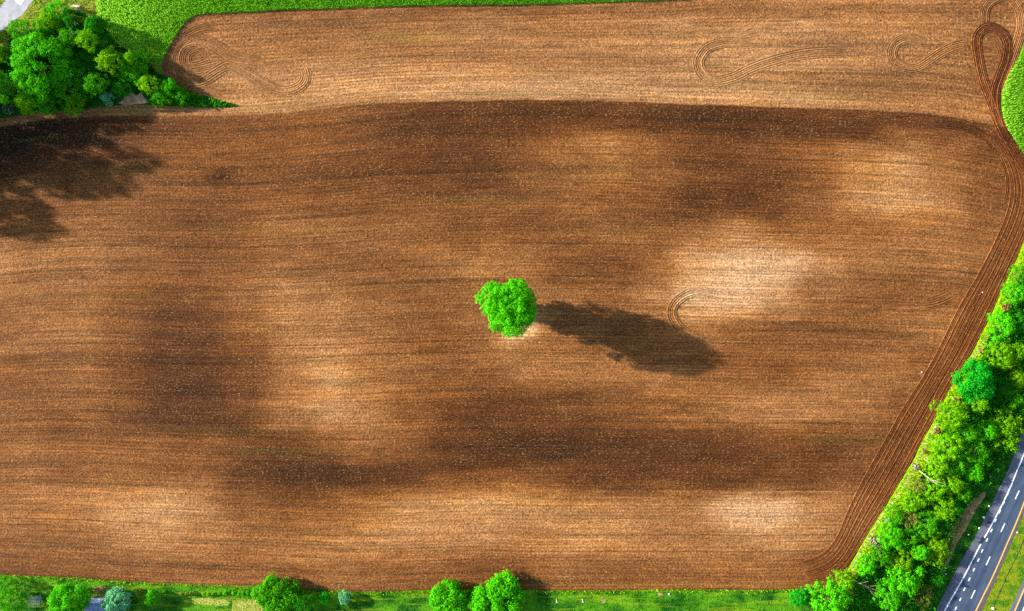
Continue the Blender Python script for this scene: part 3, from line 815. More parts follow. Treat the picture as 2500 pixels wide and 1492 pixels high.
# ---- the lone tree in the middle: lobes follow its real outline
OUT = [(190, 340), (230, 300), (270, 250), (330, 210), (380, 215), (415, 243), (460, 232), (480, 200), (510, 195), (560, 202), (600, 200), (620, 230), (650, 270),
       (680, 310), (705, 380), (700, 450), (695, 520), (670, 575), (630, 600), (600, 660), (550, 675), (490, 685), (440, 675), (400, 635), (340, 625), (290, 590),
       (320, 550), (280, 500), (235, 460), (250, 410), (200, 400)]
def lone_tree():
    rg = np.random.default_rng(77)
    hgt = 21.6
    zc = 14.0
    k = (H - zc) / H
    poly = [((1100 + a * .3016 - CX) * S * k, (CY - 620 - b * .3016) * S * k) for a, b in OUT]
    pa = np.array(poly)
    X0, Y0 = -0.2, 0.2                 # trunk foot
    C, Rl = [], []
    tries = 0
    seg = np.vstack([pa, pa[:1]])
    def edge_dist(p):
        a, b = seg[:-1], seg[1:]
        t = np.clip(((p - a) * (b - a)).sum(1) / ((b - a) ** 2).sum(1), 0, 1)
        return np.linalg.norm(a + (b - a) * t[:, None] - p, axis=1).min()
    while len(C) < 230 and tries < 9000:
        tries += 1
        p = np.array([rg.uniform(pa[:, 0].min(), pa[:, 0].max()), rg.uniform(pa[:, 1].min(), pa[:, 1].max())])
        if not in_poly(p[:1], p[1:], poly)[0]: continue
        e = edge_dist(p)
        if e < 0.55: continue
        r = min(e * 1.0, rg.uniform(.75, 1.45))
        dome = 1 - (1 - min(e / 6.0, 1)) ** 2.4
        zt = 11.5 + dome * (hgt - 11.5 - 1.2) + rg.normal() * .6
        if any(np.linalg.norm(p - c[:2]) < .62 * (r + q) and abs(zt - c[2]) < 3 for c, q in zip(C, Rl)): continue
        C.append(np.array([p[0], p[1], zt])); Rl.append(r)
    # lower skirts of the crown (seen only in its long shadow)
    for i in range(230):
        a = rg.random() * 2 * np.pi; z = rg.uniform(3.0, 19.5)
        rr = np.interp(z, [3, 6, 10, 15, 19.5], [2.6, 5.6, 8.6, 7.6, 5.2]) * math.sqrt(rg.uniform(.05, .95))
        p = np.array([X0 + math.cos(a) * rr * .92, Y0 + math.sin(a) * rr]); q = rg.uniform(1.1, 1.6)
        if not in_poly(p[:1], p[1:], poly)[0] or edge_dist(p) < q * .95: continue
        C.append(np.array([p[0], p[1], z])); Rl.append(q)
    C = np.array(C) - np.array([X0, Y0, 0]); Rl = np.array(Rl)
    root = empty('lone_tree', (X0, Y0, 0.0))
    tag(root, 'lone vivid green broad crowned tree standing in the middle of the ploughed field', 'tree')
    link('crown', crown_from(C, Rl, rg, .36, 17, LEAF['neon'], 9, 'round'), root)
    link('trunk', trunk_mesh(hgt, 8, rg, BARK, C, 14, .5), root)
lone_tree()

GG = 'trees of the grove beside the driveway'
BG = 'trees of the belt between field and road'
LG = 'garden trees along the lower field edge'
TREES = [
 # top left grove
 (85, 155, 76, 11, 'round', 'neon', 'largest round tree of the grove, dense crown lit along its left side', GG),
 (50, 72, 32, 6, 'loose', 'mid', 'feathery green tree nearest the curved corner of the grey driveway', GG),
 (112, 56, 33, 5, 'loose', 'lime', 'yellow green bushy tree between the driveway and the white and teal boxes', GG),
 (133, 26, 26, 5, 'loose', 'neon', 'bright green bushy tree just above the white and teal boxes', GG),
 (176, 42, 26, 6, 'round', 'dark', 'dark green tree touching the lower side of the plank pile', GG),
 (229, 60, 24, 7, 'round', 'dark', 'dark green tree against the left edge of the green crop', GG),
 (213, 98, 22, 9, 'star', 'lime', 'small light green tree with spiky crown below the crop corner', GG),
 (163, 92, 22, 8, 'star', 'mid', 'small mid green tree just below the white and teal boxes', GG),
 (242, 98, 22, 5, 'low', 'dark', 'low shaded tree between the spiky light green one and the crop', GG),
 (102, 90, 24, 7, 'round', 'dark', 'dark tree tucked above the largest round tree of the grove', GG),
 (205, 155, 40, 5, 'low', 'dark', 'low wide tree in the deep shade in the centre of the grove', GG),
 (262, 147, 31, 8, 'star', 'yellow', 'yellow green open crowned tree right of the grove centre shade', GG),
 (322, 165, 38, 5, 'round', 'mid', 'wide mid green tree just below the crop edge at the grove right side', GG),
 (318, 140, 13, 7, 'star', 'lime', 'pale green pointed treetop at the crop edge', GG),
 (360, 203, 23, 5.5, 'star', 'yellow', 'yellow green spiky tree right of the bare sandy patch', GG),
 (411, 212, 21, 4, 'round', 'neon', 'small vivid green tree next to the curved end of the field', GG),
 (392, 235, 22, 3.5, 'low', 'mid', 'low dark green tree below the small vivid green one', GG),
 (440, 233, 18, 3.2, 'low', 'mid', 'low green tree second from the pointed tip of the grove', GG),
 (62, 244, 27, 7, 'star', 'lime', 'lime green open tree near the lower left corner of the grove', GG),
 (157, 218, 38, 7, 'loose', 'mid', 'wide soft green tree at the lower middle of the grove', GG),
 (228, 203, 25, 8, 'loose', 'mid', 'green tree directly left of the bare sandy patch', GG),
 (260, 239, 14, 4, 'star', 'teal', 'small pale silvery bush at the lower grove edge', GG),
 (176, 251, 22, 3.5, 'star', 'yellow', 'yellow green low bush on the lower grove edge above the field', GG),
 (4, 214, 34, 8, 'loose', 'mid', 'green tree cut by the left photo edge beneath the largest round tree', GG),
 (4, 130, 18, 6, 'star', 'lime', 'small light tree cut by the left photo edge level with the largest tree', GG),
 (296, 215, 20, 5, 'low', 'dark', 'dark low bush just above the bare sandy patch', GG),
 (110, 255, 24, 4, 'low', 'mid', 'low mid green bush between the two light bushes of the lower edge', GG),
 # right belt
 (2492, 668, 22, 6, 'loose', 'mid', 'topmost green tree of the roadside belt at the right photo edge', BG),
 (2486, 715, 27, 7, 'star', 'neon', 'vivid tree second from the top of the roadside belt', BG),
 (2454, 797, 32, 8, 'star', 'neon', 'bright scalloped tree leaning over the headland below a brown brush pile', BG),
 (2492, 790, 24, 6, 'round', 'dark', 'dark tree at the photo edge right of the bright scalloped tree', BG),
 (2447, 868, 34, 8, 'star', 'lime', 'lime green tree right of the two small brown brush heaps', BG),
 (2486, 862, 26, 7, 'star', 'lime', 'lime tree cut by the right photo edge above the dark hollow', BG),
 (2390, 935, 48, 10, 'round', 'emerald', 'largest emerald green round tree of the roadside belt', BG),
 (2488, 925, 22, 8, 'star', 'yellow', 'yellow green tree at the photo edge right of the emerald tree', BG),
 (2452, 945, 28, 4, 'low', 'dark', 'low dark tree in the shade right of the emerald tree', BG),
 (2480, 975, 24, 5, 'low', 'mid', 'low green tree at the photo edge above the largest spiky tree', BG),
 (2326, 1012, 35, 8, 'star', 'lime', 'lime green tree by the brown stump heap left of the emerald tree', BG),
 (2393, 988, 20, 7, 'star', 'lime', 'small lime tree tucked under the emerald tree', BG),
 (2460, 1048, 44, 11, 'star', 'lime', 'largest light green spiky tree hanging over the road verge', BG),
 (2415, 1055, 25, 7, 'star', 'neon', 'bright tree adjoining the left side of the largest spiky tree', BG),
 (2365, 1060, 24, 6, 'loose', 'mid', 'mid green tree between two lime ones at the belt middle', BG),
 (2318, 1092, 33, 8, 'star', 'lime', 'round lime tree beside the first pale leaning trunk', BG),
 (2385, 1105, 34, 6, 'loose', 'mid', 'wide mid green tree below the left foot of the largest spiky tree', BG),
 (2292, 1138, 25, 7, 'star', 'yellow', 'yellow green tree beside the pair of pale leaning trunks', BG),
 (2340, 1138, 26, 5, 'low', 'mid', 'low tree in half shade right of the pair of pale leaning trunks', BG),
 (2383, 1156, 22, 7, 'star', 'neon', 'small vivid tree at the road side of the belt above the dead grass', BG),
 (2330, 1186, 27, 7, 'star', 'lime', 'lime tree right of the forked bleached trunk', BG),
 (2244, 1188, 22, 5, 'loose', 'olive', 'twiggy olive tree just below the forked bleached trunk', BG),
 (2283, 1198, 27, 6, 'loose', 'lime', 'light tree between the twiggy olive one and the road side', BG),
 (2232, 1226, 28, 6, 'star', 'lime', 'bright tree next to the path above the grey twiggy patch', BG),
 (2308, 1243, 31, 6, 'loose', 'lime', 'tree with yellowish top beside the strip of dead grass', BG),
 (2344, 1243, 20, 6, 'spruce', 'emerald', 'small feathery emerald conifer nearest the dead grass strip', BG),
 (2354, 1205, 22, 5, 'loose', 'mid', 'mid green tree at the road side just above the small emerald conifer', BG),
 (2186, 1258, 20, 5, 'star', 'mid', 'small green tree close to the path with a grey twiggy left side', BG),
 (2226, 1266, 24, 4, 'loose', 'olive', 'pale olive bush with bare twigs in the belt middle', BG),
 (2268, 1284, 28, 6, 'loose', 'mid', 'mid green tree below the pale olive bush', BG),
 (2182, 1314, 30, 6, 'star', 'neon', 'bright green tree right of the dark brush hollow by the path', BG),
 (2225, 1318, 24, 5, 'loose', 'mid', 'green tree left of the little bright emerald ball', BG),
 (2250, 1350, 19, 8, 'round', 'neon', 'little bright ball shaped tree amid yellowish ones', BG),
 (2288, 1348, 33, 7, 'star', 'yellow', 'yellow green tree at the road side right of the little ball', BG),
 (2155, 1358, 26, 5, 'star', 'mid', 'green tree next to the path below the dark brush hollow', BG),
 (2118, 1384, 24, 5, 'star', 'neon', 'tree at the belt foot just above the fallen pale tree', BG),
 (2205, 1375, 28, 5, 'loose', 'yellow', 'loose yellowish tree above the biggest bright one of the foot', BG),
 (2212, 1420, 44, 10, 'star', 'neon', 'biggest bright green tree at the lower end of the belt', BG),
 (2172, 1462, 32, 7, 'star', 'neon', 'bright tree cut by the lower photo edge in the belt', BG),
 (2030, 1468, 46, 8, 'star', 'neon', 'broad bright tree filling the lower right corner of the field', BG),
 (2064, 1424, 26, 6, 'star', 'lime', 'lime tree right where the headland meets the field corner', BG),
 (2122, 1462, 30, 3.5, 'low', 'dark', 'low dark tree in the shadow right of the reddish brush pile', BG),
 (2258, 1456, 26, 5, 'loose', 'olive', 'olive brown tree near the road at the lower photo edge', BG),
 (2290, 1412, 22, 5, 'loose', 'dark', 'dark tree by the road shoulder above the olive brown one', BG),
 (1957, 1462, 22, 5, 'round', 'emerald', 'smooth emerald tree left of the broad bright corner tree', BG),
 # bottom gardens
 (12, 1434, 23, 5, 'loose', 'mid', 'soft green tree in the lower left photo corner, upper of two', LG),
 (22, 1474, 30, 7, 'loose', 'mid', 'darker tree in the lower left photo corner, lower of two', LG),
 (156, 1474, 43, 9, 'round', 'neon', 'large round bright tree left of the blue roofed shed', LG),
 (677, 1460, 51, 4.4, 'round', 'mid', 'large dense dark green tree on the lower field edge casting shadow on soil', LG),
 (740, 1478, 26, 6, 'loose', 'dark', 'dark tree clinging to the right side of the large dense one', LG),
 (1096, 1465, 45, 4.2, 'round', 'neon', 'left one of two bright trees at the middle of the lower edge', LG),
 (1160, 1477, 18, 4, 'round', 'neon', 'small tree squeezed between the two bright trees of the lower edge', LG),
 (1216, 1464, 58, 4.4, 'round', 'neon', 'right and larger one of two bright trees at the middle lower edge', LG),
 (368, 1461, 17, 4, 'round', 'neon', 'round green shrub right of the blue green tree with small tan bush nearby', LG),
 (790, 1463, 13, 2.4, 'star', 'emerald', 'thin open shrub right of the large dense dark tree', LG),
 (840, 1461, 16, 3, 'round', 'teal', 'small pale dome shaped shrub against the field edge', LG),
 (340, 1447, 9, 1.8, 'star', 'olive', 'small tan green bush above the lawn right of the blue green tree', LG),
]
EX, EY = np.array(E_L).T
for (x, y, r, h, st, co, lb, gr) in TREES:
    dn = 26 if r > 70 else None
    if gr == BG:
        h = min(h, max(3.4, .325 * (np.interp(-y, -EY, EX) - x) * S + 1.4))
    tree(x, y, r, h, st, co, lb, name='shrub' if h <= 3.35 else 'tree', cat='shrub' if h <= 3.35 else 'tree', group=gr, dens=dn)
tree(279, 1473, 33, 6.5, 'round', 'teal', 'round blue green tree overlapping the right end of the shed roof', 'tree', 'tree', LG, dens=20)
# trees beyond the left edge of the photograph: their long shadows lie on the field
for (x, y, r, h, lb) in [(-190, 310, 60, 19, 'tall tree left of the field level with the painted shade on the soil'), (-310, 300, 60, 20, 'tallest tree far behind the left field edge'), (-135, 335, 48, 12, 'lower tree just outside the left field corner'), (-140, 262, 60, 20, 'tall tree beyond the left photo edge beside the field corner'), (-95, 190, 60, 16, 'tall tree beyond the left photo edge level with the grove'),
                         (-250, 205, 60, 18, 'tall tree farther left behind the one beside the field corner'), (-390, 425, 75, 20, 'tall tree far left that shades the field edge'),
                         (-300, 400, 60, 16, 'middle sized tree far left nearer the field edge'), (-60, 95, 55, 9, 'tree beyond the left photo edge level with the driveway'), (-260, 330, 60, 20, 'tall tree left of the field beneath the grove line')]:
    tree(x - 28, y - 4, r, h, 'round', 'mid', lb, group='trees beyond the left edge', squash=h * .85, dens=13)

# row of clipped bushes in the garden
row1 = [(1720, 392, 5), (1768, 388, 3.5), (1806, 386, 4.5)]
row2 = [(1938, 393, 4.5), (1972, 393, 4), (2018, 390, 4.5)]
row3 = [(2085, 383, 4.2), (2130, 383, 5), (2213, 386, 5), (2262, 388, 4.5), (2303, 388, 4.5), (2347, 386, 5), (2390, 389, 4.5)]
ordw = ['first', 'second', 'third', 'fourth', 'fifth', 'sixth', 'seventh']
for i, (a, b, r) in enumerate(row1):
    tree(a * .2573, 1350 + b * .2573, r, 1.2, 'round', 'olive', f'{ordw[i]} from left of three loose olive bushes left of the clipped row', 'shrub', 'shrub', 'loose bushes in the garden row', dens=14)
for i, (a, b, r) in enumerate(row2):
    tree(a * .2573, 1350 + b * .2573, r, 1.2, 'round', 'yellow', f'{ordw[i]} from left of three yellowish bushes beside the clipped round row', 'shrub', 'shrub', 'yellowish bushes in the garden row', dens=14)
for i, (a, b, r) in enumerate(row3):
    tree(a * .2573, 1350 + b * .2573, r, 1.2, 'round', 'neon', f'{ordw[i]} from left of the seven clipped round bushes left of the large dense tree', 'shrub', 'shrub', 'clipped round bushes in a row', dens=16)

# ------------------------------------------------------------------ ground cover
def scatter(poly, per_m2, rg, fn=None):
    pa = np.array(poly); x0, y0 = pa.min(0); x1, y1 = pa.max(0)
    x0, x1 = max(x0, -180), min(x1, 180); y0, y1 = max(y0, -108), min(y1, 108)
    n = int((x1 - x0) * (y1 - y0) * per_m2)
    x = rg.uniform(x0, x1, n); y = rg.uniform(y0, y1, n)
    k = in_poly(x, y, poly)
    x, y = x[k], y[k]
    if fn is not None:
        k = fn(x, y); x, y = x[k], y[k]
    return x, y
def blades(name, x, y, rg, h, w, mat, v=None, lean=0.25, z0=0.03):
    n = len(x)
    th = rg.random(n) * np.pi
    hh = h * (0.7 + .6 * rg.random(n)); ww = w * (0.7 + .6 * rg.random(n))
    d = np.stack([np.cos(th), np.sin(th), np.zeros(n)], 1) * ww[:, None] / 2
    b = np.stack([x, y, np.full(n, z0)], 1)
    t = b + np.stack([rg.normal(size=n) * lean * hh, rg.normal(size=n) * lean * hh, hh], 1)
    V = np.stack([b - d, b + d, t + d * .35, t - d * .35], 1).reshape(-1, 3)
    m = mesh_from(name, V, np.arange(4 * n).reshape(n, 4), mat)
    a = m.attributes.new('v', 'FLOAT', 'FACE')
    if v is None: v = rg.random(n)
    a.data.foreach_set('value', np.clip(v, 0, 1).astype(np.float32))
    return m
rg = np.random.default_rng(9)
def W(poly): return [tuple(q) for q in arr(poly)]
# crop
for nm, poly, lab in (('crop', crop_px, 'dense bright green cereal crop above the upper field and around its rounded corner'),
                      ('crop', RC + [(2640, 440), (2640, 60)], 'dense light green cereal crop at the right photo edge beside the headland')):
    x, y = scatter(W(poly), 18, rg)
    px = x / S + CX
    v = np.clip(.25 + .9 * np.exp(-((px - 260) / 110) ** 2) * 1.0 + .5 * np.exp(-((px - 2450) / 30) ** 2) + .30 * (rg.random(len(x)) - .3) + .3 * (fbm(x / 5, y / 5, 60) - .5), 0, 1)
    tag(link(nm, blades(nm, x, y, rg, .75, .17, LEAF['crop'], v, .22)), lab, 'crop', kind='stuff')
# undergrowth
def under(poly, per, label, mat='under', h=1.6, size=.5, name='undergrowth', fn=None, sc=4.0):
    x, y = scatter(W(poly), per, rg, fn)
    n = len(x)
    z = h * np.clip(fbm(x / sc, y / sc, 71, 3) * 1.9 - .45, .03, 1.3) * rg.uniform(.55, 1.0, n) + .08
    C = np.stack([x, y, z], 1)
    N = rg.normal(size=(n, 3)) * .6 + np.array([0, 0, .9]); N /= np.linalg.norm(N, axis=1)[:, None]
    v = rg.random(n) * .6 + .4 * fbm(x / 2.5, y / 2.5, 72)
    tag(link(name, leaf_mesh(name, C, N, size, rg, LEAF[mat], v)), label, 'undergrowth', kind='stuff')
grove_poly = GL + [(582, 257), (562, 252), (535, 244), (498, 233), (462, 222), (431, 204), (400, 186), (340, 142), (300, 118), (275, 98), (245, 60), (225, 55), (190, 62), (140, 45), (95, 60), (30, 80), (10, 120), (-60, 140)]
bare = W([(290, 258), (298, 234), (318, 224), (346, 226), (362, 240), (362, 257)])
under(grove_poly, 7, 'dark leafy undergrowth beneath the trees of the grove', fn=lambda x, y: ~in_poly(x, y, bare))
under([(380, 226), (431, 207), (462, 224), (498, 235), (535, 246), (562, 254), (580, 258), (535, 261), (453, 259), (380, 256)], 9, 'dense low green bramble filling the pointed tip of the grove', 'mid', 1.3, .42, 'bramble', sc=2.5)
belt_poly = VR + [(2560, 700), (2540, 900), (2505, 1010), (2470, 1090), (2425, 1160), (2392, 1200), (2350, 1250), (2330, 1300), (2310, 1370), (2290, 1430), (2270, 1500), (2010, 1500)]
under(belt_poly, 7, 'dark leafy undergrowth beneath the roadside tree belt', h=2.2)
under(belt_poly, 3.2, 'scattered light green saplings and brush in the roadside tree belt', 'neon', 3.0, .42, 'brush', sc=2.2)
# grass tufts
def tufts(poly, per, label, mat, h=.4, w=.22, fn=None, name='grass'):
    x, y = scatter(W(poly), per, rg, fn)
    tag(link(name, blades(name, x, y, rg, h, w, LEAF[mat], None, .35)), label, 'grass', kind='stuff')
tufts(HRW + VR[::-1], 9, 'bright yellow green grass on the strip between headland and trees', 'tuft', .45)
edge_strip = BLW + [(a, b + 6) for a, b in BLW[::-1]]
tufts(edge_strip, 6, 'long light grass fringing the lower edge of the ploughed field', 'tuft', .55)
tufts(lawn_px, 1.6, 'short dark green grass tufts on the garden lawns', 'tuftdark', .22, .3)
tufts([(-60, -60), (240, -60), (240, 50), (190, 55), (95, 45), (60, 70), (30, 75), (0, 110), (-60, 140)], 4, 'rough yellowish grass between the driveway and the crop', 'tuft', .4,
      fn=lambda x, y: ~in_poly(x, y, W([(14, -60), (14, 0), (0, 18), (-60, 60), (-60, 140), (0, 83), (30, 55), (57, 38), (72, 16), (84, 0), (112, -60)])))
tufts([(2290, 1500), (2338, 1388), (2374, 1323), (2418, 1240), (2436, 1199), (2462, 1148), (2502, 1037), (2470, 1085), (2405, 1185), (2360, 1240), (2330, 1300), (2300, 1390), (2270, 1500)], 4,
      'dark green grass on the bank between the trees and the road', 'tuftdark', .3)
tufts([(2310, 1380), (2335, 1320), (2360, 1280), (2400, 1205), (2392, 1195), (2350, 1240), (2312, 1305), (2302, 1350)], 6, 'dead tan grass stalks on the road bank', 'dry', .5, .14, name='dead_grass')

# ------------------------------------------------------------------ bare trunks, brush piles, stones
def bare_trunk(a, b, r, label, forks=3, mat=BARKPALE, name='leaning_trunk', lift=3.0):
    rg = np.random.default_rng(int(a[0] + b[1]))
    p0 = np.array(P(a[0], a[1], 0.05)); p1 = np.array(P(b[0], b[1], lift))
    m = (p0 + p1) / 2 + np.array([0, 0, .25])
    root = empty(name, tuple(p0))
    tag(root, label, 'trunk')
    V, F = tube([(0, 0, -.1), m - p0, p1 - p0], [r, r * .75, r * .4], 7)
    link('stem', mesh_from('stem', V, F, mat, True), root)
    parts = []
    L = np.linalg.norm(p1 - p0)
    for i in range(forks):
        s = m - p0 + (p1 - m) * (i / max(forks, 1)) * .9
        d = (p1 - p0) / L + rg.normal(size=3) * .45
        parts.append(tube([s, s + d * L * .22 + np.array([0, 0, .1]), s + d * L * .42], [r * .4, r * .28, r * .1], 5))
    if parts:
        V, F = join(parts)
        link('branch', mesh_from('branch', V, F, mat, True), root)
def r4(a, b): return (1950 + a * .3315, 1000 + b * .3315)
def r7(a, b): return (1950 + a * .1967, 1200 + b * .1967)
def r6(a, b): return (2250 + a * .2358, 850 + b * .2358)
bare_trunk(r4(985, 222), r4(1045, 250), .20, 'short pale trunk leaning out of the belt, topmost of the bare trunks', 2, lift=3)
bare_trunk(r4(925, 345), r4(990, 378), .16, 'upper of the pair of thin pale leaning trunks by the path', 2, lift=3)
bare_trunk(r4(922, 362), r4(985, 406), .18, 'lower of the pair of thin pale leaning trunks by the path', 2, lift=3)
bare_trunk(r4(885, 447), r4(1000, 540), .17, 'long bleached trunk with forked branches leaning right from the path', 5, lift=6)
bare_trunk(r7(650, 1085), r7(860, 1190), .16, 'fallen pale tree with fine yellowish twigs near the field corner', 9, lift=3)
def brush_pile(px, py, rpx, label, mat, n=70, name='brush_pile', hgt=1.0, leng=1.0):
    rg = np.random.default_rng(int(px * 3 + py))
    X, Y, _ = P(px, py, .4); R = rpx * S
    root = empty(name, (X, Y, 0.05)); tag(root, label, 'brush pile')
    parts = []
    for i in range(n):
        a = rg.random() * 6.28; rr = R * math.sqrt(rg.random()) * .8
        c = np.array([math.cos(a) * rr, math.sin(a) * rr, .08 + hgt * (1 - rr / R) * rg.random()])
        d = rg.normal(size=3) * np.array([1, 1, .25]); d /= np.linalg.norm(d)
        l = leng * R * rg.uniform(.3, .7)
        e0 = c - d * l / 2; e1 = c + d * l / 2
        e0[2] = max(e0[2], .02); e1[2] = max(e1[2], .02)
        w = rg.uniform(.05, .13)
        parts.append(tube([e0, (e0 + e1) / 2 + rg.normal(size=3) * .05, e1], [w, w * .9, w * .5], 4))
    V, F = join(parts)
    link('sticks', mesh_from('sticks', V, F, mat, False), root)
    x = np.linspace(0, 2 * np.pi, 15)[:-1]
    rings = []
    for rr, z in ((R * .9, -.02), (R * .6, hgt * .25), (R * .25, hgt * .4)):
        k = rr * (1 + .25 * rg.normal(size=14) * .5)
        rings.append(np.stack([np.cos(x) * k, np.sin(x) * k, np.full(14, z)], 1))
    V = np.vstack(rings)
    F = [(i * 14 + j, i * 14 + (j + 1) % 14, (i + 1) * 14 + (j + 1) % 14, (i + 1) * 14 + j) for i in range(2) for j in range(14)]
    V = np.vstack([V, [(0, 0, hgt * .42)]])
    Fm = F + [(28 + j, 28 + (j + 1) % 14, 42, 42) for j in range(14)]
    me = bpy.data.meshes.new('mound'); me.from_pydata([tuple(v) for v in V], [], F + [(28 + j, 28 + (j + 1) % 14, 42) for j in range(14)]); me.materials.append(DEBRIS_DARK)
    link('mound', me, root)
DEBRIS_DARK = plain('dark_earth', (0.030, 0.016, 0.012), 0.95, .4, 2, .1)
ORANGE = plain('rusty_brush', (0.36, 0.16, 0.05), 0.9, .4, 2, .05)
brush_pile(2459, 749, 11, 'dark brown brush pile on the path near the top of the belt', DEBRIS)
brush_pile(2472, 738, 6, 'rusty orange dead bush right beside the dark brush pile', ORANGE, 50)
brush_pile(2398, 858, 5, 'upper of two small orange brush heaps above the emerald tree', ORANGE, 40)
brush_pile(2387, 888, 7, 'lower of two small orange brush heaps touching the emerald tree', ORANGE, 50)
brush_pile(2337, 981, 10, 'brown stump heap left of the emerald tree beside a white stone', DEBRIS)
brush_pile(2291, 1053, 9, 'brown brush pile at the path end above the first pale trunk', DEBRIS)
brush_pile(2260, 1103, 6, 'small brown brush heap between the pale trunks', DEBRIS, 40)
brush_pile(2236, 1140, 9, 'pinkish twig heap at the foot of the forked bleached trunk', BARKPALE, 60)
brush_pile(2168, 1272, 9, 'grey twig heap at the path side under the bright tree', BARKGREY, 70)
brush_pile(2140, 1325, 17, 'large dark brush pile with bleached twigs beside the path', BARKPALE, 90, hgt=1.6)
brush_pile(2112, 1362, 8, 'small dark brush heap below the large one beside the path', DEBRIS)
brush_pile(2088, 1445, 13, 'reddish brown brush pile in the corner under the lime tree', plain('red_brush', (0.30, 0.07, 0.04), .9, .4, 2, .05), 80)
brush_pile(18, 266, 16, 'dark dead brush pile at the lower left end of the grove', BARKGREY, 70)
brush_pile(292, 209, 7, 'grey twig heap in the grove above the bare sandy patch', BARKGREY, 40)

def stone(px, py, r, label, mat=STONE, name='stone', cat='stone', group='white stones lying about'):
    rg = np.random.default_rng(int(px + py * 3))
    import bmesh
    bm = bmesh.new(); bmesh.ops.create_icosphere(bm, subdivisions=2, radius=r)
    for v in bm.verts:
        v.co *= 1 + .35 * (rg.random() - .5); v.co.z *= .6
    me = bpy.data.meshes.new(name); bm.to_mesh(me); bm.free(); me.materials.append(mat)
    X, Y, _ = P(px, py)
    tag(link(name, me, None, (X, Y, .05 + r * .35)), label, cat, group)
stone(2398, 714, 0.20, 'white stone on the ploughed headland near the brush pile')
stone(2250, 909, 0.20, 'white stone at the inner edge of the headland')
stone(2284, 1043, 0.29, 'white stone on the grass strip at the path end')
stone(2326, 971, 0.29, 'white stone beside the brown stump heap')
stone(2179, 1229, 0.26, 'pale stone on the path at the middle of the grass strip')
stone(2419, 1163, 0.29, 'white stone on the bank under the largest spiky tree')
stone(2414, 1235, 0.27, 'white stone on the bank above the dead grass strip')
stone(2401, 1263, 0.36, 'largest white stone next to the road shoulder')
stone(2390, 1289, 0.25, 'white stone touching the road edge beside the small tar spot')
stone(2364, 1305, 0.25, 'white stone on the bank level with the large tar patch')
stone(2308, 1401, 0.25, 'bluish white stone near the dark tree at the road side')
stone(2483, 1300, 0.25, 'white stone on the median near the yellow line')
stone(2423, 1485, 0.43, 'white stone on the median at the lower photo edge')
stone(1633, 1450, 0.32, 'pale stone on the lawn just below the field edge')
blot('bare_soil', 1472, 1468, 6, 5, 0, 0.061, PALEDIRT)
blot('bare_soil', 1612, 1451, 6, 4, 0, 0.061, PALEDIRT)

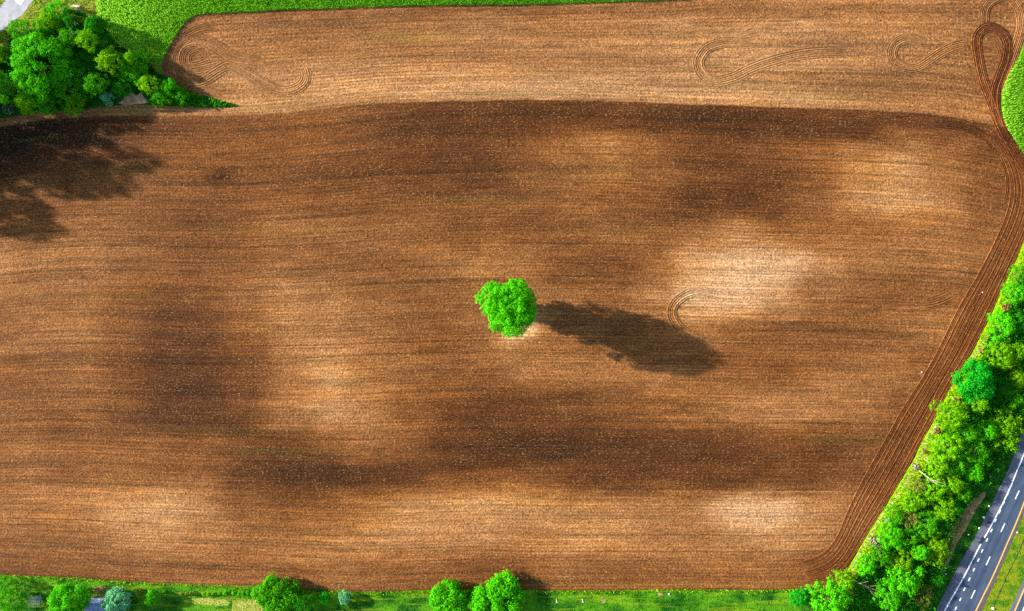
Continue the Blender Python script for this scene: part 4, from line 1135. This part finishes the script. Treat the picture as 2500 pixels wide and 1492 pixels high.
# ------------------------------------------------------------------ small built things
import bmesh
def box_bm(bm, x0, x1, y0, y1, z0, z1, bev=0.0):
    r = bmesh.ops.create_cube(bm, size=1)
    for v in r['verts']:
        v.co = Vector(((x0 + x1) / 2 + v.co.x * (x1 - x0), (y0 + y1) / 2 + v.co.y * (y1 - y0), (z0 + z1) / 2 + v.co.z * (z1 - z0)))
    if bev:
        bmesh.ops.bevel(bm, geom=list({e for v in r['verts'] for e in v.link_edges}), offset=bev, segments=1, affect='EDGES')
def bobj(name, bm, mat, parent=None, loc=(0, 0, 0)):
    me = bpy.data.meshes.new(name); bm.to_mesh(me); bm.free(); me.materials.append(mat)
    return link(name, me, parent, loc)
def shed():
    X, Y, _ = P(233, 1475, 2.4)
    root = empty('garden_shed', (X, Y, .05))
    tag(root, 'garden shed with blue grey roof and pale sunlit ridge beside the blue green tree', 'shed')
    wood = plain('brown_boards', (0.16, 0.09, 0.05), .8, .3, 3, .02)
    blue = NT('blue_roof_sheet')
    wv = blue.n('ShaderNodeTexWave'); blue.l(blue.objc(), wv.inputs[0]); wv.inputs['Scale'].default_value = 2.2
    nn = blue.noise(blue.objc(), 1.2, 4, .6)
    c = blue.mix(blue.ramp(nn, .35, .65), (0.035, 0.075, 0.17), (0.12, 0.19, 0.34))
    bluem = blue.surf(c, .5, wv.outputs['Fac'], .5, .03, .4)
    pale = plain('sunlit_roof_sheet', (0.55, 0.56, 0.62), .5, .2, 1.5, .02)  # lit side of the same roof: sunlight painted as a paler colour
    bm = bmesh.new()
    hx, n, s_, rz, ez = 3.2, 1.9, -3.0, 3.3, 2.3        # half width, north/south extents
    pts = [(s_, 0), (n, 0), (n, ez), (.9, rz - .08), (s_, ez - .12)]
    vs = [[bm.verts.new((x, y, z)) for y, z in pts] for x in (-hx, hx)]
    bm.faces.new(vs[0]); bm.faces.new(vs[1][::-1])
    for i in range(5):
        j = (i + 1) % 5
        if i in (2, 3): continue
        bm.faces.new([vs[0][i], vs[1][i], vs[1][j], vs[0][j]])
    bmesh.ops.recalc_face_normals(bm, faces=bm.faces)
    bobj('wall', bm, wood, root)
    def slab(y0, z0, y1, z1, x0, x1, mat, name, t=.08):
        bm = bmesh.new()
        q = [(x0, y0, z0), (x1, y0, z0), (x1, y1, z1), (x0, y1, z1)]
        a = [bm.verts.new(v) for v in q]; b = [bm.verts.new((v[0], v[1], v[2] + t)) for v in q]
        bm.faces.new(a[::-1]); bm.faces.new(b)
        for i in range(4): bm.faces.new([a[i], a[(i + 1) % 4], b[(i + 1) % 4], b[i]])
        bmesh.ops.recalc_face_normals(bm, faces=bm.faces)
        o = bobj(name, bm, mat, root); return o
    o = slab(s_ - .3, ez - .20, .9, rz, -hx - .2, hx + .2, bluem, 'roof'); o['label'] = 'long blue grey roof slope'
    o = slab(.9, rz, n + .15, ez + .18, -hx - .2, hx + .2, pale, 'roof'); o['label'] = 'short roof slope painted pale as if sunlit'
    bm = bmesh.new(); box_bm(bm, -.6, .6, n + .003, n + .06, .05, 2.0); d = bobj('door', bm, plain('dark_door', (0.06, 0.04, 0.035), .7), root)
    bm = bmesh.new(); box_bm(bm, .42, .5, n + .06, n + .12, .95, 1.1); bobj('handle', bm, STONE, d)
    bm = bmesh.new(); box_bm(bm, -hx - .2, hx + .2, .82, .98, rz + .06, rz + .13); bobj('ridge_cap', bm, pale, root)
shed()
# white and teal boxes (hives) in the grove edge
wh = plain('white_box_paint', (0.8, 0.8, 0.82), .6, .05); tl = plain('teal_box_paint', (0.16, 0.50, 0.50), .6, .1); pk = plain('pinkish_box_paint', (.62, .42, .33), .6, .1)
for i, (dx, dy, mt, lb) in enumerate([(153, 44, wh, 'topmost white box of the row under the bushes'), (147, 49, wh, 'white box second from the top of the short row'),
                                      (150, 54, tl, 'teal box in the middle of the short row'), (152, 60, tl, 'light teal box second from the bottom of the row'), (149, 66, pk, 'pinkish box at the bottom end of the short row')]):
    X, Y, _ = P(dx, dy, 6.0)
    root = empty('beehive', (X, Y, .06), math.radians(20 + 9 * i)); tag(root, lb, 'beehive', 'boxes in a short row at the grove edge')
    for k in range(2):
        bm = bmesh.new(); box_bm(bm, -.5, .5, -.42, .42, .15 + k * .5, .64 + k * .5, .02); bobj('hive_box', bm, mt, root)
    bm = bmesh.new(); box_bm(bm, -.56, .56, -.48, .48, 1.143, 1.22, .02); bobj('lid', bm, wh if mt is not pk else pk, root)
    for sx in (-1, 1):
        bm = bmesh.new(); box_bm(bm, sx * .4 - .06, sx * .4 + .06, -.4, .4, -.05, .148); bobj('foot', bm, BARK, root)
def plank_pile():
    X, Y, _ = P(187, 21, .5)
    root = empty('plank_pile', (X, Y, .06)); tag(root, 'pile of weathered brown planks on the rough grass below the crop corner', 'plank pile')
    rg = np.random.default_rng(4)
    pl = plain('weathered_plank', (0.34, 0.19, 0.12), .8, .35, 2, .03); pp = plain('pale_plank', (.60, .50, .40), .8, .2)
    for i in range(9):
        bm = bmesh.new(); L = rg.uniform(1.6, 2.8)
        box_bm(bm, -L / 2, L / 2, -.13, .13, 0, .07)
        a = rg.uniform(.35, .75) if i < 7 else rg.uniform(-.4, 0.1)
        bmesh.ops.rotate(bm, verts=bm.verts, cent=(0, 0, 0), matrix=Matrix.Rotation(a, 3, 'Z'))
        bmesh.ops.translate(bm, verts=bm.verts, vec=(rg.uniform(-.6, .6), -.9 + i * .22, .02 + .075 * i))
        bobj('plank', bm, pp if i in (7, 8) else pl, root)
plank_pile()
# grey dead shrub in the garden
def dead_shrub():
    rg = np.random.default_rng(8)
    X, Y, _ = P(97, 1455, .5)
    root = empty('dead_shrub', (X, Y, .05)); tag(root, 'bare grey leafless shrub between the corner trees and the round bright tree', 'shrub')
    parts = []
    for i in range(46):
        a = rg.uniform(math.radians(180), math.radians(310)); e = rg.uniform(1.2, 3.4); h = rg.uniform(1.0, 3.2)
        d = np.array([math.cos(a) * e, math.sin(a) * e, h])
        parts.append(tube([(0, 0, 0), d * .5 + rg.normal(size=3) * .12, d], [.07, .05, .02], 4))
        for k in range(2):
            s = d * rg.uniform(.4, .7); f = d * .35 + rg.normal(size=3) * .5
            parts.append(tube([s, s + f * .5, s + f], [.04, .03, .015], 3))
    V, F = join([p for p in parts if True])
    link('twigs', mesh_from('twigs', V, F, plain('silver_twig', (0.34, .42, .34), .8, .25), False), root)
    V, F = tube([(0, 0, -.1), (.05, 0, .5), (0, .1, 1.0)], [.2, .16, .12]); link('trunk', mesh_from('trunk', V, F, BARKGREY, True), root)
dead_shrub()
# raised bed frame beside the spruce
def bed():
    X, Y, _ = P(283, 1440); root = empty('raised_bed', (X, Y, .05)); tag(root, 'raised garden bed with thin timber edge just above the blue green tree', 'raised bed')
    for (x0, x1, y0, y1) in ((-1.7, 1.7, .75, .85), (-1.7, 1.7, -.85, -.75), (-1.8, -1.7, -.85, .85), (1.7, 1.8, -.85, .85)):
        bm = bmesh.new(); box_bm(bm, x0, x1, y0, y1, -.03, .35); bobj('side_board', bm, BARKPALE, root)
    bm = bmesh.new(); box_bm(bm, -1.695, 1.695, -.745, .745, -.03, .25); bobj('soil', bm, DEBRIS_DARK, root)
bed()
# white garden posts
for px, py, lb in ((1358, 1463, 'left one of two thin white posts on the shaded lawn'), (1421, 1462, 'right one of two thin white posts on the shaded lawn')):
    X, Y, _ = P(px, py)
    root = empty('garden_post', (X, Y, .03)); tag(root, lb, 'post', 'white posts on the lawn')
    V, F = tube([(0, 0, -.1), (0, 0, 1.0), (0, 0, 2.2)], [.07, .065, .06], 8); link('pole', mesh_from('pole', V, F, STONE, True), root)
    bm = bmesh.new(); box_bm(bm, -.16, .16, -.09, .09, 2.18, 2.5, .02); bobj('box', bm, STONE, root)
